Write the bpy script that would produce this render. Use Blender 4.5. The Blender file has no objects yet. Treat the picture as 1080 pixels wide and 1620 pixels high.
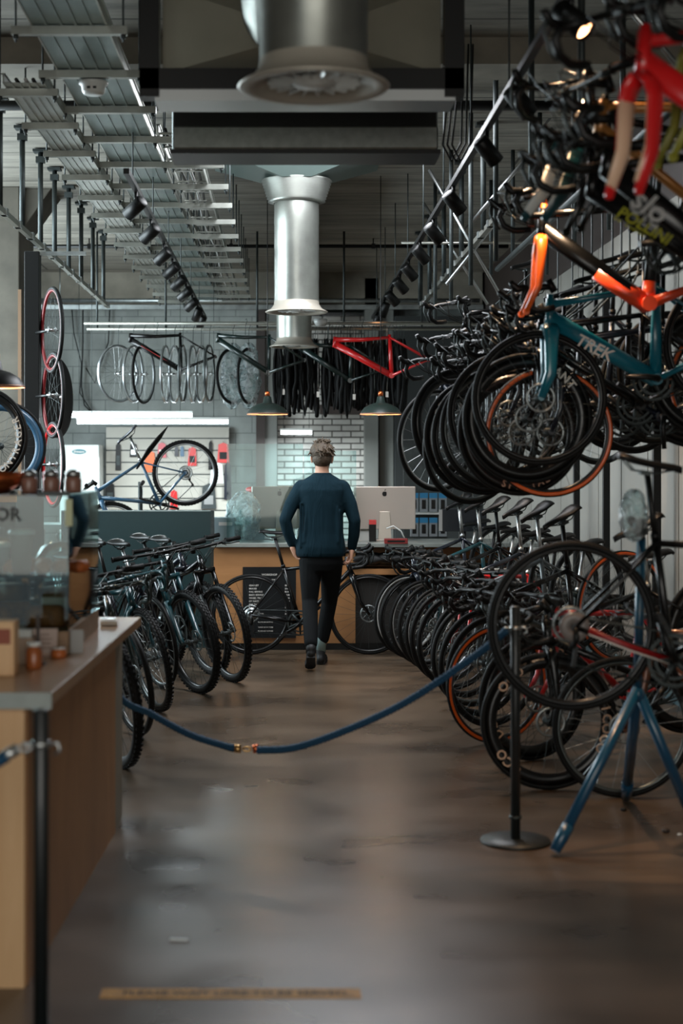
import bpy, math, random
from mathutils import Vector, Matrix, Euler
random.seed(7)
SC = bpy.context.scene
COL = SC.collection
PI = math.pi
F = 2400.0                     # focal length in pixels of the 1080x1620 frame
EYE = 1.6

# ------------------------------------------------------------------ camera, world, lights
cam_d = bpy.data.cameras.new('camera')
cam = bpy.data.objects.new('camera', cam_d); COL.objects.link(cam)
cam.location = (0, 0, EYE); cam.rotation_euler = (PI/2, 0, 0)
cam_d.sensor_fit = 'VERTICAL'; cam_d.sensor_height = 36; cam_d.sensor_width = 24
cam_d.lens = F*36/1620
cam_d.shift_x = 90/1620; cam_d.shift_y = -75/1620
cam_d.dof.use_dof = True; cam_d.dof.focus_distance = 11.9; cam_d.dof.aperture_fstop = 2.0
cam_d.clip_end = 100
SC.camera = cam

w = bpy.data.worlds.new('sky'); SC.world = w; w.use_nodes = True
bg = w.node_tree.nodes['Background']; bg.inputs[0].default_value = (0.62, 0.74, 0.80, 1); bg.inputs[1].default_value = 0.55

def area(name, loc, rot, sx, sy, power, col, spread=None):
    l = bpy.data.lights.new(name, 'AREA'); l.shape = 'RECTANGLE'; l.size = sx; l.size_y = sy
    l.energy = power; l.color = col
    if spread: l.spread = spread
    o = bpy.data.objects.new(name, l); COL.objects.link(o); o.location = loc; o.rotation_euler = rot
    return o
area('shopfront_daylight', (0.1, -2.6, 2.2), (PI/2-0.05, 0, 0), 5.6, 3.2, 95, (1.0, 0.91, 0.80))
area('side_window_daylight', (-4.2, 13.6, 2.55), (0, -PI/2, 0), 2.3, 8.0, 460, (0.80, 0.94, 1.0))
area('overhead_fill_left', (-2.6, 10.6, 4.05), (0, 0.2, 0), 1.2, 4.0, 14, (0.72, 0.90, 1.0))  # added cool fill from above; the ceiling has no opening here
area('overhead_fill_middle', (0.35, 11.0, 4.1), (0, 0, 0), 1.6, 3.0, 120, (0.92, 0.95, 1.0))  # added downlight to brighten the middle floor, not a real opening
SC.view_settings.view_transform = 'Standard'; SC.view_settings.look = 'None'
SC.view_settings.gamma = 1; SC.view_settings.use_curve_mapping = False
SC.view_settings.exposure = 0.85
try:
    SC.cycles.max_bounces = 8; SC.cycles.transparent_max_bounces = 24; SC.cycles.sample_clamp_indirect = 4
    SC.cycles.caustics_reflective = False; SC.cycles.caustics_refractive = False
except Exception: pass

def P(px, py, d):
    return Vector(((px-450)*d/F, d, EYE-(py-735)*d/F))
def PS(px, py, s): return P(px, py, F/s)

# ------------------------------------------------------------------ materials
MATS = {}
def s2l(c):
    return tuple(((x/12.92) if x <= 0.04045 else ((x+0.055)/1.055)**2.4) for x in [v/255 for v in c]) + (1,)
def mat(name, rgb, rough=0.5, metal=0.0, noise=0.0, nscale=20, bump=0.0, emit=None, estr=0, coat=0, spec=None):
    if name in MATS: return MATS[name]
    m = bpy.data.materials.new(name); m.use_nodes = True; nt = m.node_tree; b = nt.nodes['Principled BSDF']
    c = s2l(rgb); b.inputs['Base Color'].default_value = c
    b.inputs['Roughness'].default_value = rough; b.inputs['Metallic'].default_value = metal
    if coat: b.inputs['Coat Weight'].default_value = coat; b.inputs['Coat Roughness'].default_value = 0.1
    if spec is not None: b.inputs['Specular IOR Level'].default_value = spec
    if emit: b.inputs['Emission Color'].default_value = s2l(emit); b.inputs['Emission Strength'].default_value = estr
    if noise or bump:
        tc = nt.nodes.new('ShaderNodeTexCoord'); n = nt.nodes.new('ShaderNodeTexNoise')
        n.inputs['Scale'].default_value = nscale; n.inputs['Detail'].default_value = 5
        nt.links.new(tc.outputs['Object'], n.inputs['Vector'])
        if noise:
            r = nt.nodes.new('ShaderNodeValToRGB')
            r.color_ramp.elements[0].position = 0.3; r.color_ramp.elements[1].position = 0.7
            r.color_ramp.elements[0].color = tuple(x*(1-noise) for x in c[:3])+(1,)
            r.color_ramp.elements[1].color = tuple(min(1, x*(1+noise)) for x in c[:3])+(1,)
            nt.links.new(n.outputs['Fac'], r.inputs['Fac']); nt.links.new(r.outputs['Color'], b.inputs['Base Color'])
        if bump:
            bp = nt.nodes.new('ShaderNodeBump'); bp.inputs['Strength'].default_value = bump; bp.inputs['Distance'].default_value = 0.01
            nt.links.new(n.outputs['Fac'], bp.inputs['Height']); nt.links.new(bp.outputs['Normal'], b.inputs['Normal'])
    MATS[name] = m
    return m

def glass(name, rgb=(225, 240, 240), ior=1.45, tint=0.93, haze=0.0):
    if name in MATS: return MATS[name]
    m = bpy.data.materials.new(name); m.use_nodes = True; nt = m.node_tree; nt.nodes.clear()
    o = nt.nodes.new('ShaderNodeOutputMaterial'); mx = nt.nodes.new('ShaderNodeMixShader')
    t = nt.nodes.new('ShaderNodeBsdfTransparent'); g = nt.nodes.new('ShaderNodeBsdfGlossy'); fr = nt.nodes.new('ShaderNodeFresnel')
    fr.inputs[0].default_value = ior; c = s2l(rgb)
    t.inputs[0].default_value = tuple(x*tint for x in c[:3])+(1,); g.inputs['Roughness'].default_value = 0.03
    nt.links.new(fr.outputs[0], mx.inputs[0]); nt.links.new(t.outputs[0], mx.inputs[1]); nt.links.new(g.outputs[0], mx.inputs[2])
    out = mx
    if haze:
        d = nt.nodes.new('ShaderNodeBsdfPrincipled'); d.inputs['Base Color'].default_value = (.8, .86, .88, 1); d.inputs['Roughness'].default_value = .25
        tc = nt.nodes.new('ShaderNodeTexCoord'); n = nt.nodes.new('ShaderNodeTexNoise'); n.inputs['Scale'].default_value = 14; n.inputs['Distortion'].default_value = 1.5
        nt.links.new(tc.outputs['Object'], n.inputs['Vector'])
        mr = nt.nodes.new('ShaderNodeMapRange'); mr.inputs[1].default_value = .35; mr.inputs[2].default_value = .75; mr.inputs[3].default_value = haze*.3; mr.inputs[4].default_value = haze*1.6
        nt.links.new(n.outputs['Fac'], mr.inputs[0])
        m2 = nt.nodes.new('ShaderNodeMixShader')
        nt.links.new(mr.outputs[0], m2.inputs[0]); nt.links.new(mx.outputs[0], m2.inputs[1]); nt.links.new(d.outputs[0], m2.inputs[2])
        out = m2
        bp = nt.nodes.new('ShaderNodeBump'); bp.inputs['Strength'].default_value = .9; bp.inputs['Distance'].default_value = .03
        nt.links.new(n.outputs['Fac'], bp.inputs['Height'])
        for q in (g, d): nt.links.new(bp.outputs[0], q.inputs['Normal'])
    nt.links.new(out.outputs[0], o.inputs[0])
    MATS[name] = m; return m

K = mat('tyre_black', (10, 11, 11), .6, bump=.15, nscale=120, spec=.22)
KR = mat('satin_black', (8, 9, 9), .42, spec=.3)
KG = mat('gloss_black', (6, 7, 8), .25, coat=.1, spec=.4)
RIMK = mat('rim_black', (11, 12, 13), .30)
RIMS = mat('rim_silver', (170, 175, 178), .28, .9)
RIMG = mat('rim_grey', (90, 96, 96), .3, .7)
ALU = mat('aluminium', (175, 178, 178), .32, .95)
STEEL = mat('zinc_steel', (150, 156, 156), .38, .9, noise=.25, nscale=9)
GALV = mat('galvanised_duct', (150, 153, 147), .33, .8, noise=.22, nscale=5, bump=.05)
DSTEEL = mat('dull_steel', (58, 64, 64), .5, .6, noise=.2)
TAN = mat('tan_sidewall', (176, 112, 44), .6)
WHITE = mat('white_print', (222, 216, 208), .5)
GREYP = mat('grey_print', (150, 150, 148), .5)
TEAL = mat('teal_paint', (8, 104, 124), .28, coat=.5)
TEALD = mat('dark_teal_paint', (10, 58, 66), .32, coat=.4)
BLUE = mat('stand_blue_paint', (6, 66, 96), .35, coat=.3)
BLUEL = mat('light_blue_paint', (54, 92, 120), .32, coat=.3)
RED = mat('red_paint', (196, 24, 26), .3, coat=.5)
ORED = mat('orange_red_paint', (228, 74, 36), .33, coat=.4)
CREAM = mat('cream_paint', (214, 178, 150), .4, coat=.3)
ORANGE = mat('orange_paint', (226, 96, 24), .35, coat=.3)
GOLD = mat('gold_paint', (176, 118, 58), .35, .3, coat=.4)
LIME = mat('lime_print', (196, 194, 44), .5)
OLIVE = mat('olive_yellow_paint', (120, 118, 34), .4)
WPAINT = mat('white_paint', (205, 208, 205), .35, coat=.3)
GREYB = mat('grey_frame_paint', (88, 96, 98), .35, coat=.3)
DGREEN = mat('dark_green_paint', (10, 30, 28), .3, coat=.4)
NAVY = mat('navy_paint', (12, 20, 34), .3, coat=.4)
BROWN = mat('copper_brown_paint', (92, 54, 34), .3, .3, coat=.4)
SKIN = mat('skin', (206, 158, 132), .55, noise=.06, nscale=30)
COPPER = mat('copper', (214, 110, 60), .3, .9)

# ------------------------------------------------------------------ mesh builder
class MB:
    def __init__(s): s.v = []; s.f = []; s.sm = []
    def add(s, vs, fs, smooth=True, M=None):
        b = len(s.v)
        s.v += [tuple(M @ Vector(p)) for p in vs] if M is not None else [tuple(p) for p in vs]
        for k, f in enumerate(fs):
            s.f.append(tuple(i+b for i in f)); s.sm.append(smooth if isinstance(smooth, bool) else smooth[k])
        return s
    def box(s, c, size, M=None, taper=1.0):
        x, y, z = c; a, b, h = size[0]/2, size[1]/2, size[2]/2
        vs = []
        for sz, t in ((-1, 1.0), (1, taper)):
            for sx, sy in ((-1, -1), (1, -1), (1, 1), (-1, 1)): vs.append((x+sx*a*t, y+sy*b*t, z+sz*h))
        return s.add(vs, [(3, 2, 1, 0), (4, 5, 6, 7), (0, 1, 5, 4), (1, 2, 6, 5), (2, 3, 7, 6), (3, 0, 4, 7)], False, M)
    def box2(s, lo, hi, M=None):
        return s.box([(lo[i]+hi[i])/2 for i in range(3)], [hi[i]-lo[i] for i in range(3)], M)
    def tube(s, pts, r, n=8, ry=None, ref=None, closed=False, M=None, caps=True):
        pts = [Vector(p) for p in pts]; N = len(pts)
        if not isinstance(r, (list, tuple)): r = [r]*N
        if ry is None: ry = r
        elif not isinstance(ry, (list, tuple)): ry = [ry]*N
        vs = []; prev = None
        for i in range(N):
            if closed: t = pts[(i+1) % N]-pts[i-1]
            elif i == 0: t = pts[1]-pts[0]
            elif i == N-1: t = pts[-1]-pts[-2]
            else: t = (pts[i+1]-pts[i]).normalized()+(pts[i]-pts[i-1]).normalized()
            if t.length < 1e-9: t = Vector((0, 0, 1))
            t.normalize()
            if ref is not None:
                a = Vector(ref); a = a-t*a.dot(t)
                if a.length < 1e-4: a = t.orthogonal()
            elif prev is None: a = t.orthogonal()
            else:
                a = prev-t*prev.dot(t)
                if a.length < 1e-6: a = t.orthogonal()
            a.normalize(); prev = a; b = t.cross(a)
            for k in range(n):
                an = 2*PI*k/n
                vs.append(pts[i]+a*(math.cos(an)*r[i])+b*(math.sin(an)*ry[i]))
        fs = []; sm = []
        for i in range(N if closed else N-1):
            j = (i+1) % N
            for k in range(n):
                l = (k+1) % n
                fs.append((i*n+k, i*n+l, j*n+l, j*n+k)); sm.append(True)
        if caps and not closed:
            fs.append(tuple(range(n-1, -1, -1))); sm.append(False)
            fs.append(tuple((N-1)*n+k for k in range(n))); sm.append(False)
        return s.add(vs, fs, sm, M)
    def lathe(s, prof, n=32, M=None, smooth=True, closed=False, axis='z', a0=0, a1=2*PI):
        vs = []; full = abs(a1-a0-2*PI) < 1e-6; m = n if full else n+1; L = len(prof)
        for i in range(m):
            a = a0+(a1-a0)*i/n; c, si = math.cos(a), math.sin(a)
            for r, h in prof:
                vs.append((r*c, r*si, h) if axis == 'z' else ((r*c, h, r*si) if axis == 'y' else (h, r*c, r*si)))
        fs = []
        for i in range(n):
            j = (i+1) % m
            for k in range(L if closed else L-1):
                l = (k+1) % L
                fs.append((i*L+k, j*L+k, j*L+l, i*L+l) if axis != 'y' else (i*L+k, i*L+l, j*L+l, j*L+k))
        return s.add(vs, fs, smooth, M)
    def ell(s, c, r, n=12, m=8, M=None):
        vs = []; fs = []
        for i in range(m+1):
            ph = PI*i/m
            for k in range(n):
                th = 2*PI*k/n
                vs.append((c[0]+r[0]*math.sin(ph)*math.cos(th), c[1]+r[1]*math.sin(ph)*math.sin(th), c[2]+r[2]*math.cos(ph)))
        for i in range(m):
            for k in range(n):
                l = (k+1) % n
                fs.append((i*n+k, (i+1)*n+k, (i+1)*n+l, i*n+l))
        return s.add(vs, fs, True, M)
    def prism(s, out, d0, d1, plane='xz', M=None, smooth=False):
        n = len(out); vs = []
        for d in (d0, d1):
            for a, b in out: vs.append((a, d, b) if plane == 'xz' else ((a, b, d) if plane == 'xy' else (d, a, b)))
        fs = [tuple(range(n)), tuple(range(2*n-1, n-1, -1))]+[(i, n+i, n+(i+1) % n, (i+1) % n) for i in range(n)]
        return s.add(vs, fs, smooth, M)
    def loft(s, rings, caps=True, M=None, n=20, pw=2.0):
        # rings: (cx, cy, cz, rx, ry); superellipse in the xy plane
        vs = []; fs = []
        for cx, cy, cz, rx, ry in rings:
            for k in range(n):
                a = 2*PI*k/n; c, si = math.cos(a), math.sin(a)
                vs.append((cx+rx*math.copysign(abs(c)**(2/pw), c), cy+ry*math.copysign(abs(si)**(2/pw), si), cz))
        for i in range(len(rings)-1):
            for k in range(n):
                l = (k+1) % n; fs.append((i*n+k, i*n+l, (i+1)*n+l, (i+1)*n+k))
        if caps:
            fs.append(tuple(range(n-1, -1, -1))); fs.append(tuple((len(rings)-1)*n+k for k in range(n)))
        return s.add(vs, fs, True, M)
    def mesh(s, name):
        me = bpy.data.meshes.new(name); me.from_pydata(s.v, [], s.f); me.polygons.foreach_set('use_smooth', s.sm); me.update()
        import bmesh
        b = bmesh.new(); b.from_mesh(me); bmesh.ops.recalc_face_normals(b, faces=b.faces); b.to_mesh(me); b.free()
        return me
    def obj(s, name, m, parent=None, loc=None, rot=None, M=None, bevel=0):
        me = s.mesh(name); me.materials.append(m)
        return link(name, me, parent, loc, rot, M, bevel)

def link(name, me, parent=None, loc=None, rot=None, M=None, bevel=0):
    o = bpy.data.objects.new(name, me); COL.objects.link(o)
    if parent is not None: o.parent = parent
    if M is not None: o.matrix_local = M
    if loc is not None: o.location = loc
    if rot is not None: o.rotation_euler = rot
    if bevel:
        b = o.modifiers.new('edge', 'BEVEL'); b.width = bevel; b.segments = 2; b.limit_method = 'ANGLE'
    return o
def tag(o, label=None, cat=None, group=None, kind=None):
    if label: o['label'] = label
    if cat: o['category'] = cat
    if group: o['group'] = group
    if kind: o['kind'] = kind
    return o
def thing(name, label, cat, loc=(0, 0, 0), rz=0, group=None, M=None):
    o = bpy.data.objects.new(name, None); COL.objects.link(o); o.empty_display_size = .1
    if M is not None: o.matrix_world = M
    else: o.location = loc; o.rotation_euler = (0, 0, rz)
    return tag(o, label, cat, group)
def struct(o): o['kind'] = 'structure'; return o
def copy_tree(o, parent=None):
    c = o.copy(); COL.objects.link(c)
    if parent is not None: c.parent = parent
    for ch in o.children: copy_tree(ch, c)
    return c

_mc = {}
def cmesh(key, fn, m):
    if (key, m.name) in _mc: return _mc[(key, m.name)]
    if key not in _mc:
        b = MB(); fn(b); _mc[key] = b.mesh(str(key[0]) if isinstance(key, tuple) else key)
    me = _mc[key].copy(); me.materials.append(m); _mc[(key, m.name)] = me
    return me

_tx = {}
def glyphs(s, bold=True):
    """the outline mesh of a string: (verts, faces, width, height), lying in xy, centred"""
    if s in _tx: return _tx[s]
    cu = bpy.data.curves.new('t', 'FONT'); cu.body = s; cu.size = 1; cu.resolution_u = 2; cu.extrude = 0.0
    if bold: cu.offset = 0.018
    o = bpy.data.objects.new('t', cu); COL.objects.link(o)
    bpy.context.view_layer.update()
    dg = bpy.context.evaluated_depsgraph_get(); e = o.evaluated_get(dg); me = e.to_mesh()
    vs = [tuple(v.co) for v in me.vertices]; fs = [tuple(p.vertices) for p in me.polygons]
    e.to_mesh_clear(); bpy.data.objects.remove(o); bpy.data.curves.remove(cu)
    if not vs: vs = [(0, 0, 0)]
    x0 = min(v[0] for v in vs); x1 = max(v[0] for v in vs); y0 = min(v[1] for v in vs); y1 = max(v[1] for v in vs)
    cx, cy = (x0+x1)/2, (y0+y1)/2
    _tx[s] = ([(a-cx, b-cy, c) for a, b, c in vs], fs, x1-x0, y1-y0)
    return _tx[s]
def put_text(b, s, M, height, shear=0, stretch=1.0):
    vs, fs, wd, ht = glyphs(s); k = height/ht
    b.add([(x*k*stretch+shear*y*k, y*k, z) for x, y, z in vs], fs, False, M)
    return wd*k*stretch
def arc_text(b, s, R, height, mid, side=1, step=None, y=0.0, flip=False):
    """letters around the wheel (axis y), readable from -y if side=-1"""
    step = step or height*1.05/R
    n = len(s)
    if side < 0: mid = PI-mid; 
    for i, ch in enumerate(s):
        if ch == ' ': continue
        a = mid+((n-1)/2-i)*step*(1 if not flip else -1)*(1 if side > 0 else -1)
        # letter up = outward (or inward if flip); facing -y
        up = Vector((math.cos(a), 0, math.sin(a))); 
        if flip: up = -up
        nrm = Vector((0, -1, 0))*side
        rt = up.cross(nrm)
        c = Vector((math.cos(a)*R, y, math.sin(a)*R))
        M = Matrix(((rt.x, up.x, nrm.x, c.x), (rt.y, up.y, nrm.y, c.y), (rt.z, up.z, nrm.z, c.z), (0, 0, 0, 1)))
        put_text(b, ch, M, height)

# ------------------------------------------------------------------ bicycles
GEO = {
 'road': dict(bb=(0, .27), ra=(-.41, .34), fa=(.585, .34), ha=73, fork=.365, rake=.045, head=.135, seat=(-.14, .745), sad=(-.21, .985), bar=(.47, .875), R=.34, t=.028),
 'mtb': dict(bb=(0, .33), ra=(-.43, .36), fa=(.70, .36), ha=68, fork=.50, rake=.045, head=.11, seat=(-.12, .745), sad=(-.22, .98), bar=(.43, .985), R=.365, t=.056),
}
def gp(kind):
    g = dict(GEO['mtb' if kind == 'mtb' else 'road'])
    a = math.radians(g['ha']); ax = Vector((-math.cos(a), 0, math.sin(a))); pe = Vector((math.sin(a), 0, math.cos(a)))
    fa = Vector((g['fa'][0], 0, g['fa'][1]))
    g['ax'] = ax; g['crown'] = fa+ax*g['fork']-pe*g['rake']; g['htop'] = g['crown']+ax*g['head']
    for k in ('bb', 'ra', 'fa', 'seat', 'sad', 'bar'): g[k+'3'] = Vector((g[k][0], 0, g[k][1]))
    return g
def f_frame(kind):
    g = gp(kind); Y = Vector((0, 1, 0))
    def fn(b):
        th = {'road': (.017, .019, .017), 'aero': (.016, .042, .028), 'mtb': (.024, .034, .022)}[kind]
        lo = g['crown']; hi = g['htop']; bb = g['bb3']; st = g['seat3']; ra = g['ra3']
        b.tube([lo, lo+g['ax']*.05, hi], [.027, .023, .022], 12)
        tt0 = hi-g['ax']*.03; dt0 = lo+g['ax']*.035
        tj = st-(st-bb).normalized()*.03
        if kind == 'mtb': mid = (tt0+tj)/2+Vector((0, 0, -.012)); b.tube([tt0, mid, tj], [.024, .022, .016], 10, ry=[.028, .022, .016], ref=Y)
        else: b.tube([tt0, (tt0+tj)/2, tj], [.017, .015, .014], 10, ry=[th[0]*1.3, th[0], .014], ref=Y)
        b.tube([dt0, (dt0+bb)/2+Vector((-.006, 0, -.006)), bb], [.022, .024, .03], 10, ry=[th[1]*1.1, th[1], th[1]], ref=Y)
        b.tube([bb, (bb+st)/2, st], [.022, .016, .016], 10, ry=[th[2]*1.1, th[2], .016], ref=Y)
        b.tube([bb-Y*.036, bb+Y*.036], .029, 14)
        for s in (-1, 1):
            w0 = .028*s; w1 = (.068 if kind != 'mtb' else .074)*s
            b.tube([bb+Y*w0+Vector((-.01, 0, 0)), (bb+ra)/2+Y*(w1*.8), ra+Y*w1], [.014, .011, .009], 8, ry=[.016, .013, .010])
            b.tube([tj+Y*.008*s, tj+(ra-tj)*.3+Y*(w1*.62), ra+Y*w1], [.010, .008, .008], 8)
            b.tube([ra+Y*(w1-.006*s), ra+Y*(w1+.004*s)], .018, 10)
    return fn
def f_fork(kind, aero=False):
    g = gp(kind); Y = Vector((0, 1, 0))
    def fn(b):
        lo = g['crown']; fa = g['fa3']; ax = g['ax']
        if kind == 'mtb':
            b.tube([lo-Y*.085-ax*.0, lo+Y*.085], .026, 10, ry=.018)
            for s in (-1, 1):
                top = lo+Y*.072*s; bot = fa+Y*.072*s-ax*.0+Vector((-.03, 0, .02))
                b.tube([top-ax*.0, top-ax*.20], .0165, 10)
                b.tube([top-ax*.17, bot, fa+Y*.072*s], [.023, .022, .016], 10)
            b.tube([lo-ax*.19-Y*.07+Vector((.02, 0, 0)), lo-ax*.15+Vector((.03, 0, .03)), lo-ax*.19+Y*.07+Vector((.02, 0, 0))], .014, 8)
            b.tube([lo, g['htop']+ax*.02], .016, 8)
        else:
            for s in (-1, 1):
                w = .060*s
                b.tube([lo+Y*.012*s, lo-ax*.035+Y*w*.75, lo-ax*.08+Y*w, lo-ax*.24+Y*w*1.03, fa+Y*w], [.018, .015, .014, .011, .010], 8, ry=[.028, .026, .024, .016, .012] if not aero else [.045, .042, .036, .030, .020], ref=(0, 1, 0))
                b.tube([fa+Y*(w-.006*s), fa+Y*(w+.006*s)], .016, 10)
            b.tube([lo, g['htop']+ax*.02], .016, 8)
    return fn
def f_rim(R, t, deep):
    h = .058 if deep else .02
    def fn(b):
        ro = R-t*.75; w_ = .0125 if t < .04 else .016
        prof = [(ro, -w_), (ro-h*.55, -w_*(1.15 if deep else 1)), (ro-h, -.004), (ro-h, .004), (ro-h*.55, w_*(1.15 if deep else 1)), (ro, w_), (ro-.006, w_*.5), (ro-.006, -w_*.5)]
        b.lathe(prof, 56, closed=True, axis='y')
    return fn
def f_tyre(R, t):
    def fn(b):
        r = t/2
        prof = [(R-r+r*math.cos(a), r*math.sin(a)*1.0) for a in [2*PI*k/10 for k in range(10)]]
        b.lathe(prof, 64, closed=True, axis='y')
        if t > .04:
            for i in range(64):
                a = 2*PI*i/64; c, s_ = math.cos(a), math.sin(a)
                for yy in (-.017, 0, .017):
                    aa = a+(.03 if yy == 0 else 0)
                    M = Matrix.Rotation(-aa, 4, 'Y') @ Matrix.Translation((R-abs(yy)*.18+.001, yy, 0))
                    b.box((0, 0, 0), (.006, .010, .018), M)
    return fn
def f_wall(R, t):
    def fn(b):
        for s in (-1, 1):
            prof = [(R-t*1.02, s*t*.30), (R-t*.75, s*t*.505), (R-t*.42, s*t*.52), (R-t*.3, s*t*.47)]
            b.lathe(prof, 56, axis='y')
    return fn
def f_spokes(R, t, deep, n):
    def fn(b):
        ro = R-t*.75-(.058 if deep else .02)+.003
        for i in range(n):
            a = 2*PI*i/n; s = 1 if i % 2 else -1; c = a+(.5 if (i//2) % 2 else -.5)
            p0 = (math.cos(c)*.024, s*.028, math.sin(c)*.024); p1 = (math.cos(a)*ro, s*.002, math.sin(a)*ro)
            b.tube([p0, p1], .0013, 3, caps=False)
    return fn
def f_hub(rear):
    def fn(b):
        b.lathe([(.0, -.05), (.008, -.05), (.009, -.034), (.026, -.031), (.026, -.026), (.014, -.02), (.013, .02), (.026, .026), (.026, .031), (.009, .034), (.008, .05), (0, .05)], 16, axis='y')
    return fn
def f_disc(r):
    def fn(b):
        b.lathe([(r, -.001), (r, .001), (r-.014, .001), (r-.014, -.001)], 28, closed=True, axis='y')
        for i in range(6):
            a = i*PI/3; b.tube([(math.cos(a)*.02, 0, math.sin(a)*.02), (math.cos(a+.4)*(r-.01), 0, math.sin(a+.4)*(r-.01))], .003, 4)
    return fn
def f_cass(b):
    for i in range(9):
        r = .026+.0038*i; y0 = -.046+i*.0034
        b.lathe([(r, y0), (r, y0+.002), (.018, y0+.002), (.018, y0)], 24, closed=True, axis='y')
def f_saddle(b):
    # plan outline: nose at +x, tail at -x; z = 0 at the rail clamp
    rings = []
    st = [(-.135, .050, .052), (-.125, .066, .060), (-.09, .070, .058), (-.05, .060, .050), (0, .040, .046), (.05, .024, .045), (.10, .019, .045), (.128, .014, .041), (.136, .004, .038)]
    n = 12; vs = []; fs = []
    for x, hw, z in st:
        for k in range(n):
            a = 2*PI*k/n; c, s_ = math.cos(a), math.sin(a)
            yy = hw*c; zz = z+(.010*s_ if s_ > 0 else .020*s_*(1 if abs(c) > .5 else .3))-abs(c)**3*.012
            vs.append((x, yy, zz))
    for i in range(len(st)-1):
        for k in range(n):
            l = (k+1) % n; fs.append((i*n+k, i*n+l, (i+1)*n+l, (i+1)*n+k))
    fs.append(tuple(range(n))); fs.append(tuple((len(st)-1)*n+k for k in range(n-1, -1, -1)))
    b.add(vs, fs, True)
def f_rails(b):
    for s in (-1, 1):
        b.tube([(-.10, s*.03, .040), (-.06, s*.022, .006), (.03, s*.022, .006), (.11, s*.006, .034)], .0035, 5)
    b.box((-.01, 0, .002), (.04, .05, .018))
def f_crank(b):
    b.tube([(0, -.075, 0), (0, .075, 0)], .013, 10)
    for s in (-1, 1):
        y = s*.075; b.tube([(0, y, 0), (s*.06, y+s*.004, -s*.0), (s*.17, y+s*.008, -s*.02)], [.016, .012, .012], 8, ry=[.02, .015, .014])
def f_ring(b):
    for r, y in ((.105, -.050), (.078, -.044)):
        b.lathe([(r, y), (r, y+.003), (r-.012, y+.003), (r-.012, y)], 36, closed=True, axis='y', smooth=False)
        n = 40
    for i in range(44):
        a = 2*PI*i/44; M = Matrix.Rotation(-a, 4, 'Y') @ Matrix.Translation((.106, -.0485, 0)); b.box((0, 0, 0), (.006, .002, .006), M)
    for i in range(5):
        a = i*2*PI/5+.3; b.tube([(0, -.052, 0), (math.cos(a)*.095, -.05, math.sin(a)*.095)], [.014, .007], 6)
def f_pedal(b):
    b.box((0, 0, 0), (.085, .06, .006)); b.box((0, .03, 0), (.085, .008, .02)); b.box((0, -.03, 0), (.085, .008, .02)); b.tube([(0, -.05, 0), (0, .05, 0)], .006, 6)
def f_chain(kind):
    g = gp(kind)
    def fn(b):
        bb, ra = g['bb3'], g['ra3']; pts = []
        for i in range(11):
            a = -PI/2+PI*i/10; pts.append((bb.x+.105*math.cos(a), -.047, bb.z+.105*math.sin(a)))
        for i in range(7):
            a = PI/2+PI*i/6*.75; pts.append((ra.x+.04*math.cos(a), -.040, ra.z+.04*math.sin(a)))
        pts.append((ra.x+.005, -.043, ra.z-.075)); pts.append((ra.x+.03, -.043, ra.z-.15))
        b.tube(pts, .0032, 4, ry=.005, closed=True)
    return fn
def f_mech(b):
    b.tube([(0, -.07, 0), (.01, -.075, -.045), (.006, -.06, -.075)], [.010, .012, .010], 8)
    b.box((.018, -.052, -.112), (.016, .012, .085)); 
    for z in (-.078, -.150): b.lathe([(.014, -.046), (.014, -.040), (0, -.040)], 12, axis='y', M=Matrix.Translation((.008 if z > -.1 else .03, 0, z)))
def f_drop(b):
    # x forward, origin at the clamp
    for s in (-1, 1):
        pts = [(0, 0, 0), (.002, s*.10, 0), (.008, s*.175, -.002), (.03, s*.20, -.004), (.075, s*.207, -.012), (.098, s*.209, -.045), (.085, s*.212, -.090), (.045, s*.214, -.120), (-.005, s*.216, -.128), (-.04, s*.218, -.130)]
        b.tube(pts, [.014, .0115]+[.0155]*8, 8)
        b.tube([(.055, s*.206, .0), (.105, s*.206, .008), (.125, s*.206, .035), (.130, s*.206, .052)], [.014, .018, .016, .012], 8, ry=[.016, .022, .016, .013])
    b.tube([(0, -.03, 0), (0, .03, 0)], .018, 10)
def f_dlever(b):
    b.tube([(.125, 0, .022), (.140, 0, -.02), (.128, 0, -.075), (.108, 0, -.105)], [.010, .009, .008, .007], 6, ry=[.006]*4)
def f_flat(wd):
    def fn(b):
        b.tube([(-.035, -wd/2, .012), (-.01, -wd*.25, .006), (0, -.05, 0), (0, .05, 0), (-.01, wd*.25, .006), (-.035, wd/2, .012)], .012, 8)
    return fn
def f_grip(b):
    b.tube([(0, -.065, 0), (0, .065, 0)], .0175, 10); b.lathe([(.021, -.066), (.021, -.058), (.0, -.058)], 10, axis='y')
def f_flever(b):
    b.box((.02, 0, -.008), (.03, .03, .022)); b.tube([(.03, 0, -.008), (.06, .03, -.014), (.055, .11, -.016)], [.007, .006, .005], 6)
def f_stem(b):
    b.tube([(-.095, 0, -.012), (-.06, 0, -.006), (0, 0, 0)], [.018, .016, .018], 8); b.tube([(-.105, 0, -.045), (-.088, 0, .022)], .020, 10)
def f_cables(b):
    for s in (-1, 1):
        b.tube([(.09, s*.19, -.01), (.15, s*.10, .03), (.10, s*.03, -.06), (-.02, s*.02, -.14)], .0028, 4)
        b.tube([(.02, s*.10, 0), (.11, s*.05, .00), (.07, -s*.02, -.10), (-.03, -s*.015, -.16)], .0028, 4)
def f_sockt(b):
    b.tube([(0, -.06, 0), (0, .06, 0)], .01, 6)

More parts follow.
